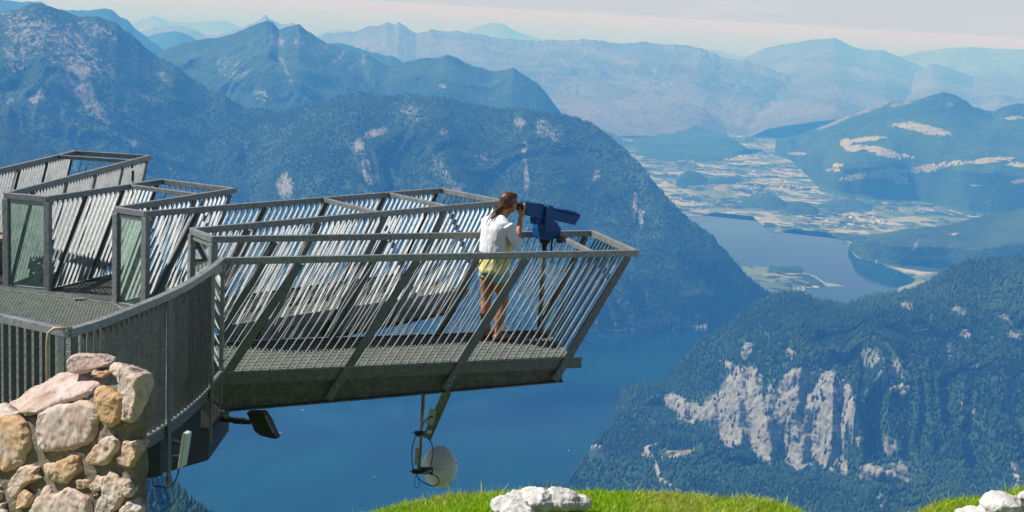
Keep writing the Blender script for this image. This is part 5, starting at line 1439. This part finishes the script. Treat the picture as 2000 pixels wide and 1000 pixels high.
ST = [([(222, 548), (300, 512), (380, 498), (450, 490), (490, 512), (505, 562), (492, 635), (440, 690), (330, 712), (225, 726), (210, 660)], 0.15, {}),
      ([(-60, 600), (20, 575), (70, 560), (150, 562), (165, 612), (180, 690), (150, 770), (70, 815), (28, 790), (-60, 800)], 0.75, {}),
      ([(492, 418), (560, 432), (615, 470), (595, 560), (560, 600), (522, 582), (488, 492)], 1.0, {'y': 5.58}),
      ([(556, 322), (585, 312), (640, 330), (690, 370), (690, 480), (676, 565), (640, 585), (614, 572), (620, 470), (600, 395)], 0.25, {'depth': 0.40, 'y': 5.56}),
      ([(368, 318), (378, 285), (410, 268), (480, 268), (550, 312), (500, 332), (440, 348), (370, 348)], 0.1, {'y': 5.80, 'depth': 0.22}),
      ([(92, 500), (200, 424), (290, 380), (350, 358), (450, 342), (525, 395), (480, 440), (400, 474), (300, 500), (215, 545), (130, 545)], 0.12, {'slope': 0.34, 'depth': 0.22, 'bulge': 0.03, 'y': 5.60}),
      ([(458, 745), (540, 650), (590, 660), (576, 730), (520, 778), (465, 782)], 0.45, {}),
      ([(620, 668), (665, 668), (685, 750), (662, 788), (600, 782), (618, 720)], 0.6, {'depth': 0.3}),
      ([(252, 776), (330, 765), (400, 738), (420, 800), (350, 862), (280, 852)], 0.6, {}),
      ([(88, 880), (140, 788), (220, 790), (236, 840), (150, 882), (122, 932), (92, 920)], 0.35, {}),
      ([(390, 854), (456, 850), (456, 890), (390, 892)], 0.7, {'bulge': 0.014}), ([(465, 885), (490, 830), (532, 840), (530, 882), (480, 902)], 0.3, {'bulge': 0.015}),
      ([(462, 902), (492, 900), (492, 928), (464, 932)], 0.5, {'bulge': 0.012}),
      ([(552, 812), (640, 862), (656, 912), (600, 962), (560, 1010), (480, 1030), (520, 922)], 0.65, {}),
      ([(165, 1010), (258, 888), (300, 922), (370, 884), (462, 940), (468, 1010), (440, 1070), (180, 1070)], 0.3, {}),
      ([(-40, 880), (40, 880), (50, 910), (10, 952), (-40, 945)], 0.6, {}), ([(-40, 1000), (72, 954), (78, 1000), (60, 1060), (-40, 1060)], 0.3, {}),
      ([(114, 962), (160, 898), (190, 930), (180, 972), (130, 988)], 0.9, {}), ([(608, 985), (650, 948), (690, 990), (690, 1060), (610, 1060)], 0.2, {}),
      ([(-80, 505), (0, 498), (70, 500), (130, 542), (70, 566), (-80, 598)], 0.2, {'slope': 0.28, 'depth': 0.2, 'y': 5.62}),
      ([(460, 352), (500, 340), (545, 352), (520, 374), (470, 378)], 0.9, {'y': 5.70, 'bulge': 0.012}), ([(585, 590), (650, 582), (662, 600), (600, 612)], 1.0, {'bulge': 0.012, 'y': 5.62})]
for i, (poly, gold, kw) in enumerate(ST):
    wall_stone(poly, 200 + i, gold, **kw)
outl = [(-120, 620), (0, 600), (95, 575), (220, 548), (330, 522), (450, 505), (520, 430), (590, 405), (670, 430), (676, 590), (652, 620), (668, 800), (650, 980), (660, 1200), (-120, 1200)]
pf = [wp(*cr(x, y), 5.628) for x, y in outl]
pb = [q + DV * 0.42 - np.array([0, 0, 0.14]) for q in pf]
rock_mesh(pf, pb, NW * 0.012, 'mortar', M_MORTAR, wall, 77, 0, 0.016, 5, 0.9)

# ================================================================== NEAR GROUND, GRASS, ROCKS
gm, nt, b = new_mat('alpine_turf')
co = N(nt, 'ShaderNodeNewGeometry').outputs['Position']
t = tex(nt, 5, 6, 0.65, 0.3, co); t2 = tex(nt, 0.03, 6, 0.6, 0.3, co)
c = ramp(nt, t.outputs[0], [(0.3, (0.06, 0.11, 0.012)), (0.55, (0.13, 0.21, 0.02)), (0.75, (0.24, 0.22, 0.07))])
c = mixc(nt, ramp(nt, t2.outputs[0], [(0.45, (0, 0, 0)), (0.6, (1, 1, 1))]), c, (0.33, 0.32, 0.29))
nt.links.new(c, b.inputs['Base Color']); b.inputs['Roughness'].default_value = 0.95; bump(nt, b, t.outputs[0], 0.6, 0.03)
edge = [(-900, 1150), (-300, 1150), (0, 1130), (300, 1110), (500, 1070), (640, 1048), (720, 1030), (780, 1012), (830, 1000), (880, 993), (950, 988), (1050, 982), (1150, 982), (1230, 984), (1310, 987), (1400, 996), (1480, 1005), (1540, 1014), (1600, 1040), (1660, 1062), (1720, 1062), (1775, 1035), (1810, 1014), (1850, 1002), (1930, 994), (2000, 980), (2300, 960), (2900, 940)]
EDG = [at_d(px, py, 5.65) for px, py in edge]
sc_ = lambda P_, k_, dz: [np.array([p[0] * k_, p[1] * k_, p[2] + dz]) for p in P_]
near = mass('hillside', [
    [g(px, 0.0012, 1.75) for px, _ in edge], [np.array([p[0] * 0.62, p[1] * 0.62, 1.50 + 0.35 * (p[2] - 1.38)]) for p in EDG],
    EDG, sc_(EDG, 1.22, -0.65), sc_(EDG, 1.9, -4.5), sc_(EDG, 4.5, -22), sc_(EDG, 30, -190), sc_(EDG, 110, -700), sc_(EDG, 440, -1615)],
    [8, 30, 12, 12, 12, 14, 16, 20], 12, gm, (-800, 2800), gully=0.0, gscale=1.0, rough=0.06, rscale=0.6, ridge_i=2, seed=91, ridge_jag=0.0, zmin=False, label='steep grassy hillside dropping away below the viewpoint')


def ground_z(px, d):
    a = np.array(edge, float); py = np.interp(px, a[:, 0], a[:, 1])
    return py


# grass blades, too many to count
def grass(n, seed):
    r = np.random.default_rng(seed)
    px = r.uniform(660, 2060, n); d = 5.72 - np.abs(r.normal(0, 0.55, n))
    d = np.where(r.random(n) < 0.35, r.uniform(5.45, 5.74, n), d)
    keep = (d > 3.9) & ~((px > 965) & (px < 1142) & (d > 5.02) & (d < 5.5)) & ~((px > 1872) & (px < 1990) & (d > 5.1) & (d < 5.5)); px, d = px[keep], d[keep]; n = len(px)
    a = np.array(edge, float); py = np.interp(px, a[:, 0], a[:, 1])
    base = np.array([at_d(x, y, 5.65) for x, y in zip(px, py)])
    s = d / 5.65
    zn = 1.50 + 0.35 * (base[:, 2] - 1.38)
    t = np.clip((s - 0.62) / 0.38, 0, 1.03)
    P_ = np.stack([base[:, 0] * s, base[:, 1] * s, zn + (base[:, 2] - zn) * t + 0.01], -1)
    tuft = 0.5 + 0.5 * fbm(P_[:, 0] * 4.5, P_[:, 1] * 4.5, oct=3, seed=5)
    dry = np.clip(fbm(P_[:, 0] * 2.6 + 7, P_[:, 1] * 2.6, oct=3, seed=8) * 1.3 + 0.08 + (px > 1700) * 0.5 + r.normal(0, .25, n), 0, 1)
    h = (0.020 + 0.038 * r.random(n) ** 1.4) * (0.55 + 0.9 * tuft); w_ = r.uniform(0.0016, 0.0034, n)
    tall = r.random(n) < 0.015; h = np.where(tall, h * 1.9, h)
    an = r.random(n) * 6.283; ln = r.uniform(0.1, 0.75, n) * h; la = r.random(n) * 6.283
    sx, sy = np.cos(an) * w_, np.sin(an) * w_
    lx, ly = np.cos(la) * ln, np.sin(la) * ln
    z0 = np.zeros(n)
    def pt(k_, wd): return [P_ + np.stack([lx * k_ * k_ + sg * sx * wd, ly * k_ * k_ + sg * sy * wd, h * k_ * (1 - 0.15 * k_)], -1) for sg in (-1, 1)]
    a0, a1 = pt(0, 1.0); b0, b1 = pt(0.5, 0.8); tip = P_ + np.stack([lx, ly, h * 0.85], -1)
    V = np.stack([a0, a1, b1, b0, tip], 1).reshape(-1, 3)
    o_ = np.arange(n)[:, None] * 5
    o = np_mesh('grass', V, [o_ + np.array([[0, 1, 2, 3]]), o_ + np.array([[3, 2, 4]])], M_GRASS, attrs={'dry': np.repeat(dry, 5), 'tone': np.repeat(r.random(n), 5)})
    return tag(o, 'bright green alpine grass along the edge of the viewpoint', None, None, 'stuff')


m, nt, b = new_mat('grass_blade')
dr = N(nt, 'ShaderNodeAttribute', attribute_name='dry').outputs['Fac']; tn_ = N(nt, 'ShaderNodeAttribute', attribute_name='tone').outputs['Fac']
c = ramp(nt, tn_, [(0.0, (0.16, 0.36, 0.006)), (0.5, (0.38, 0.64, 0.010)), (1.0, (0.62, 0.80, 0.04))])
c = mixc(nt, math_n(nt, 'MULTIPLY', dr, 0.65), c, (0.68, 0.56, 0.16))
for n_ in list(nt.nodes):
    if n_.type in ('BSDF_PRINCIPLED',): nt.nodes.remove(n_)
d1 = N(nt, 'ShaderNodeBsdfDiffuse', ins={'Color': c}); d2 = N(nt, 'ShaderNodeBsdfTranslucent', ins={'Color': c}); d3 = N(nt, 'ShaderNodeBsdfGlossy', ins={'Roughness': 0.45, 'Color': (0.6, 0.6, 0.5, 1)})
m1 = N(nt, 'ShaderNodeMixShader', ins={0: 0.42, 1: d1.outputs[0], 2: d2.outputs[0]}); m2 = N(nt, 'ShaderNodeMixShader', ins={0: 0.06, 1: m1.outputs[0], 2: d3.outputs[0]})
nt.links.new(m2.outputs[0], [x for x in nt.nodes if x.type == 'OUTPUT_MATERIAL'][0].inputs[0])
M_GRASS = m
grass(95000, 3)

M_LIME = simple('white_limestone', (0.58, 0.55, 0.51), 0.9, 0, 0.30, 22, 1.0, 0.02)


def boulder(name, blobs_, seed, label, amp=0.012):
    mb = Loft()
    for px, py, d, rr in blobs_:
        c_ = at_d(px, py, d)
        mb.ball(c_, (rr[0], rr[1], rr[2]), 14)
    o = mb.build(name, M_LIME)
    md = o.modifiers.new('r', 'REMESH'); md.mode = 'VOXEL'; md.voxel_size = 0.006; md.use_smooth_shade = True
    bpy.context.view_layer.update(); apply_mods(o)
    me = o.data; n = len(me.vertices); co = np.empty(n * 3, np.float32); me.vertices.foreach_get('co', co); co = co.reshape(-1, 3)
    nm = np.empty(n * 3, np.float32); me.vertices.foreach_get('normal', nm); nm = nm.reshape(-1, 3)
    dsp = amp * fbm(co[:, 0] * 10, co[:, 1] * 10, co[:, 2] * 13, 5, seed, 0.6, ridged=True) + 0.3 * amp * fbm(co[:, 0] * 50, co[:, 1] * 50, co[:, 2] * 50, 3, seed + 2)
    co += nm * dsp[:, None]; me.vertices.foreach_set('co', co.ravel().astype(np.float32)); me.update()
    return tag(o, label, 'rock')


boulder('rock', [(985, 989, 5.30, (0.05, 0.06, 0.034)), (1015, 984, 5.30, (0.07, 0.07, 0.040)), (1045, 979, 5.32, (0.08, 0.08, 0.044)), (1095, 978, 5.35, (0.08, 0.08, 0.040)), (1124, 985, 5.36, (0.05, 0.06, 0.026)), (1012, 1000, 5.2, (0.07, 0.06, 0.026))], 5, 'low double humped white limestone rock lying in the grass', 0.020)
boulder('rock', [(1954, 991, 5.35, (0.080, 0.07, 0.050)), (1972, 997, 5.36, (0.06, 0.06, 0.034)), (1910, 1004, 5.33, (0.07, 0.05, 0.026)), (1884, 1003, 5.33, (0.036, 0.04, 0.022))], 6, 'rounded white limestone rock at the lower right corner', 0.018)
boulder('rock', [(1998, 970, 5.4, (0.020, 0.03, 0.022)), (2012, 968, 5.4, (0.03, 0.03, 0.022))], 8, 'small white rock cut off by the right edge', 0.005)

# wooded slope far below, seen under the platform
rl = [k(230, 900, 1.75), k(290, 925, 1.75), k(330, 948, 1.75), k(355, 968, 1.72), k(385, 992, 1.70), k(410, 1015, 1.68), k(450, 1060, 1.66)]
slope = mass('wooded_slope', [[np.array(p) * np.array([0.93, 0.93, 1]) - np.array([0, 0, 130]) for p in rl], rl, [np.array(p) * np.array([1.05, 1.05, 1]) - np.array([0, 0, 200]) for p in rl]], [24, 10], 3, M_FOREST, (230, 450), gully=14, gscale=60, rough=6, rscale=30, ridge_i=1, seed=95, ridge_jag=4, zmin=False, label='dark wooded slope far below the platform')
forest('forest', slope, 700, lambda px, py: ((px > 250) & (px < 450) & (py < 1060)).astype(float), 9, 19, M_TREE, 'dark conifers on the slope far below the platform', 9)
# ================================================================== HOUSES, BOATS, PARAGLIDERS, ROAD
M_HWALL = simple('white_render', (0.70, 0.68, 0.63), 0.8, 0, 0.06, 0.2)
M_HROOF = simple('brown_roof', (0.22, 0.175, 0.15), 0.8, 0, 0.25, 0.1)
M_GROOF = simple('grey_roof', (0.34, 0.33, 0.32), 0.7, 0, 0.2, 0.1)


def make_house(w_, l_, h_, roof_h, roof_mat):
    mb = MB(); x, y = w_ / 2, l_ / 2
    mb.add([(-x, -y, -4), (x, -y, -4), (x, y, -4), (-x, y, -4), (-x, -y, h_), (x, -y, h_), (x, y, h_), (-x, y, h_), (0, -y, h_ + roof_h), (0, y, h_ + roof_h)],
           [(0, 1, 5, 4), (2, 3, 7, 6), (1, 2, 6, 5), (3, 0, 4, 7), (4, 5, 8), (6, 7, 9)])
    me = bpy.data.meshes.new('house'); me.from_pydata(mb.v, [], mb.f); me.materials.append(M_HWALL)
    e = 0.7; x2, y2 = x + e, y + e; dz = e * roof_h / x
    mr = MB(); q = 0.35
    up = [(-x2, -y2, h_ - dz), (0, -y2, h_ + roof_h), (x2, -y2, h_ - dz), (-x2, y2, h_ - dz), (0, y2, h_ + roof_h), (x2, y2, h_ - dz)]
    mr.add([(a, b_, c_ + 0.05) for a, b_, c_ in up] + [(a, b_, c_ + 0.05 + q) for a, b_, c_ in up],
           [(0, 1, 4, 3), (1, 2, 5, 4), (6, 9, 10, 7), (7, 10, 11, 8), (0, 6, 7, 1), (1, 7, 8, 2), (3, 4, 10, 9), (4, 5, 11, 10), (0, 3, 9, 6), (2, 8, 11, 5)])
    mrm = bpy.data.meshes.new('roof'); mrm.from_pydata(mr.v, [], mr.f); mrm.materials.append(roof_mat)
    return me, mrm


HOUSE = [make_house(11, 14, 7, 4.5, M_HROOF), make_house(10, 12, 6.5, 4.5, M_GROOF), make_house(13, 18, 8, 5, M_HROOF), make_house(26, 46, 9, 3, M_GROOF)]
hr = random.Random(3)


def put_house(px, py, kind, label, group, z=None, scale=1.0):
    P_ = wl(px, py, LAKE_Z + 2.0 if z is None else z)
    o = bpy.data.objects.new('house', HOUSE[kind][0]); COL.objects.link(o)
    o.location = P_; o.rotation_euler = (0, 0, hr.uniform(0, 3.14)); o.scale = (scale,) * 3
    r_ = bpy.data.objects.new('roof', HOUSE[kind][1]); COL.objects.link(r_); r_.parent = o
    tag(o, label, 'house', group)
    return o


for i in range(26):
    px = 1175 + i * 8.2 + hr.uniform(-3, 3)
    if 1262 < px < 1300 or 1330 < px < 1342: continue
    put_house(px, 644.5 - max(0, px - 1230) * 0.035 + hr.uniform(-2.5, 1.0), hr.choice((0, 1, 0)), 'small white house in the village along the foot of the broad wooded mountain', 'lakeside village houses', LAKE_Z + 5, 1.25)
for i in range(9):
    put_house(1556 + hr.uniform(-12, 16), 562 + hr.uniform(-3, 5), hr.choice((0, 1)), 'small white house on the peninsula in the lake', 'peninsula houses')
zones = [(1450, 300, 60, 30, 46), (1400, 318, 70, 22, 30), (1500, 350, 80, 22, 34), (1370, 390, 50, 10, 16), (1520, 372, 60, 10, 18), (1680, 432, 70, 12, 34), (1640, 436, 40, 10, 14), (1780, 410, 40, 10, 12), (1720, 512, 18, 5, 5), (1830, 545, 18, 6, 5), (1330, 325, 40, 20, 16)]
for cx, cy_, rx, ry, n in zones:
    for i in range(n):
        a = hr.uniform(0, 6.28); q = math.sqrt(hr.random())
        put_house(cx + rx * q * math.cos(a), cy_ + ry * q * math.sin(a), hr.choice((0, 0, 1, 2, 2, 3) if n > 20 else (0, 1, 2)), 'tiny pale building in the far valley beyond the lake', 'far valley buildings', None, 1.25)

# villa with gables on its own little headland
villa = empty('villa', wl(1164, 881, LAKE_Z + 16))
tag(villa, 'white many gabled villa standing alone on the near lake shore', 'villa')
villa.scale = (1.3, 1.3, 1.3)
for dx, dy, w_, l_, h_, rf in ((0, 0, 11, 16, 13, 6), (12, 4, 9, 12, 10, 5), (-10, 3, 8, 12, 9, 5)):
    hm_, rm_ = make_house(w_, l_, h_, rf, M_GROOF)
    o = bpy.data.objects.new('wing', hm_); COL.objects.link(o); o.parent = villa; o.location = (dx, dy, 0)
    r_ = bpy.data.objects.new('roof', rm_); COL.objects.link(r_); r_.parent = o
    wm = MB()
    for fl in range(3):
        for xx in (-0.28, 0.28):
            if fl * 3.6 + 4 < h_: wm.box((xx * w_, -l_ / 2 - 0.05, 2.4 + fl * 3.6), (1.3, 0.12, 1.9))
    wo_ = wm.build('window_row', M_DARK); wo_.parent = o
for px, py, rr in ((1150, 883, 0), (1170, 886, 0.5)):
    pass

# boats on the lake
M_BOAT = simple('white_hull', (0.8, 0.8, 0.78), 0.4, 0, 0.05, 1)
def boat(px, py, s, rot, label):
    P_ = wl(px, py, LAKE_Z)
    root = empty('boat', P_); root.rotation_euler = (0, 0, rot)
    tag(root, label, 'boat')
    mb = MB(); L_, W_ = 9 * s, 2.6 * s
    ring = lambda z, k_: [(L_ / 2 * k_, 0, z), (L_ * 0.2, W_ / 2 * k_, z), (-L_ / 2, W_ / 2 * k_ * 0.9, z), (-L_ / 2, -W_ / 2 * k_ * 0.9, z), (L_ * 0.2, -W_ / 2 * k_, z)]
    v = ring(-0.3, 0.8) + ring(0.9 * s, 1.0); mb.add(v, [(4, 3, 2, 1, 0), (5, 6, 7, 8, 9)] + [(i, (i + 1) % 5, 5 + (i + 1) % 5, 5 + i) for i in range(5)])
    h_ = mb.build('hull', M_BOAT); h_.parent = root
    mb = MB(); mb.box((-L_ * 0.08, 0, 1.45 * s), (L_ * 0.4, W_ * 0.7, 1.1 * s)); c_ = mb.build('cabin', M_BOAT); c_.parent = root
boat(591, 801, 1.3, 0.4, 'small white boat on the lake just under the walkway beam')
boat(548, 845, 1.0, 1.0, 'small white boat on the lake right of the floodlight')
boat(731, 931, 0.9, 2.0, 'small white boat on the lake left of the hanging dish')
boat(1110, 880, 0.9, 2.6, 'small white boat on the lake left of the villa')
boat(1511, 459, 2.2, 0.3, 'white passenger boat by the far shore of the lake')

# paragliders in front of the broad mountain
def glider(px, py, d, label):
    c_ = at_d(px, py, d); root = empty('paraglider', c_ - np.array([0, 0, 6.5])); tag(root, label, 'paraglider', 'paragliders')
    mb = MB(); vs = []; n = 13
    for lev in (0, 1):
        for yy in (-1.1, 1.1):
            for i in range(n):
                a = (i / (n - 1) - 0.5) * 2.2
                vs.append(Vector((6.2 * math.sin(a), yy * (math.cos(a * 0.9) * 0.7 + 0.3), 5.2 * math.cos(a) - 4.2 + lev * 0.35)) + Vector(c_))
    fs = []
    for i in range(n - 1):
        A_, B_, C_, D_ = i, n + i, 2 * n + i, 3 * n + i
        fs += [(A_, A_ + 1, B_ + 1, B_), (C_ + 1, C_, D_, D_ + 1), (A_ + 1, A_, C_, C_ + 1), (B_, B_ + 1, D_ + 1, D_)]
    mb.add(vs, fs); mb.build('canopy', M_WHITEP, root)
    mb = MB()
    for sx_ in (-1, 1):
        for q in (1.5, 3.5, 5.0): mb.tube([c_ + np.array([sx_ * q, 0, 5.2 * math.cos(math.asin(q / 6.2)) - 4.2]), c_ + np.array([sx_ * 0.25, 0, -5.6])], 0.02, 4)
    mb.build('lines', M_DARK, root)
    mb = MB(); mb.tube([c_ + np.array([0, 0, -5.4]), c_ + np.array([0, 0, -5.8]), c_ + np.array([0.1, 0, -6.3]), c_ + np.array([0.6, 0, -6.5])], [0.14, 0.26, 0.24, 0.14], 8); mb.build('pilot', M_DARK, root, smooth=True)
glider(968, 321, 3600, 'white paraglider wing, the left one of two in front of the broad mountain')
glider(1008, 322, 4100, 'white paraglider wing, the right and fainter of two in front of the broad mountain')

# valley road at the foot of the cliff hill: laid on the hill surface along the measured course
def hill_at(px, py):
    i = np.argmin((hill1.px - px) ** 2 + (hill1.py - py) ** 2 + (hill1.V[:, 1] > 5400) * 1e6)
    return hill1.V[i].astype(float)
rp = np.array([hill_at(px, py) for px, py in road_pts]); rp[:, 2] += 9.0
rp = np.array(spline(rp, 6))
rv, rf = [], []
for i, p in enumerate(rp):
    d = rp[min(i + 1, len(rp) - 1)] - rp[max(i - 1, 0)]; d[2] = 0; d /= np.linalg.norm(d); s = np.array([d[1], -d[0], 0]) * 6.5
    rv += [p - s, p + s, p - s - np.array([0, 0, 14]), p + s - np.array([0, 0, 14])]
for i in range(len(rp) - 1):
    a = 4 * i; rf += [(a, a + 1, a + 5, a + 4), (a + 2, a, a + 4, a + 6), (a + 1, a + 3, a + 7, a + 5)]
mb = MB(); mb.add(rv, rf)
tag(mb.build('road', simple('pale_road', (0.36, 0.35, 0.31), 0.9, 0, 0.15, 0.05)), 'pale valley road winding below the cliffs', None, None, 'structure')
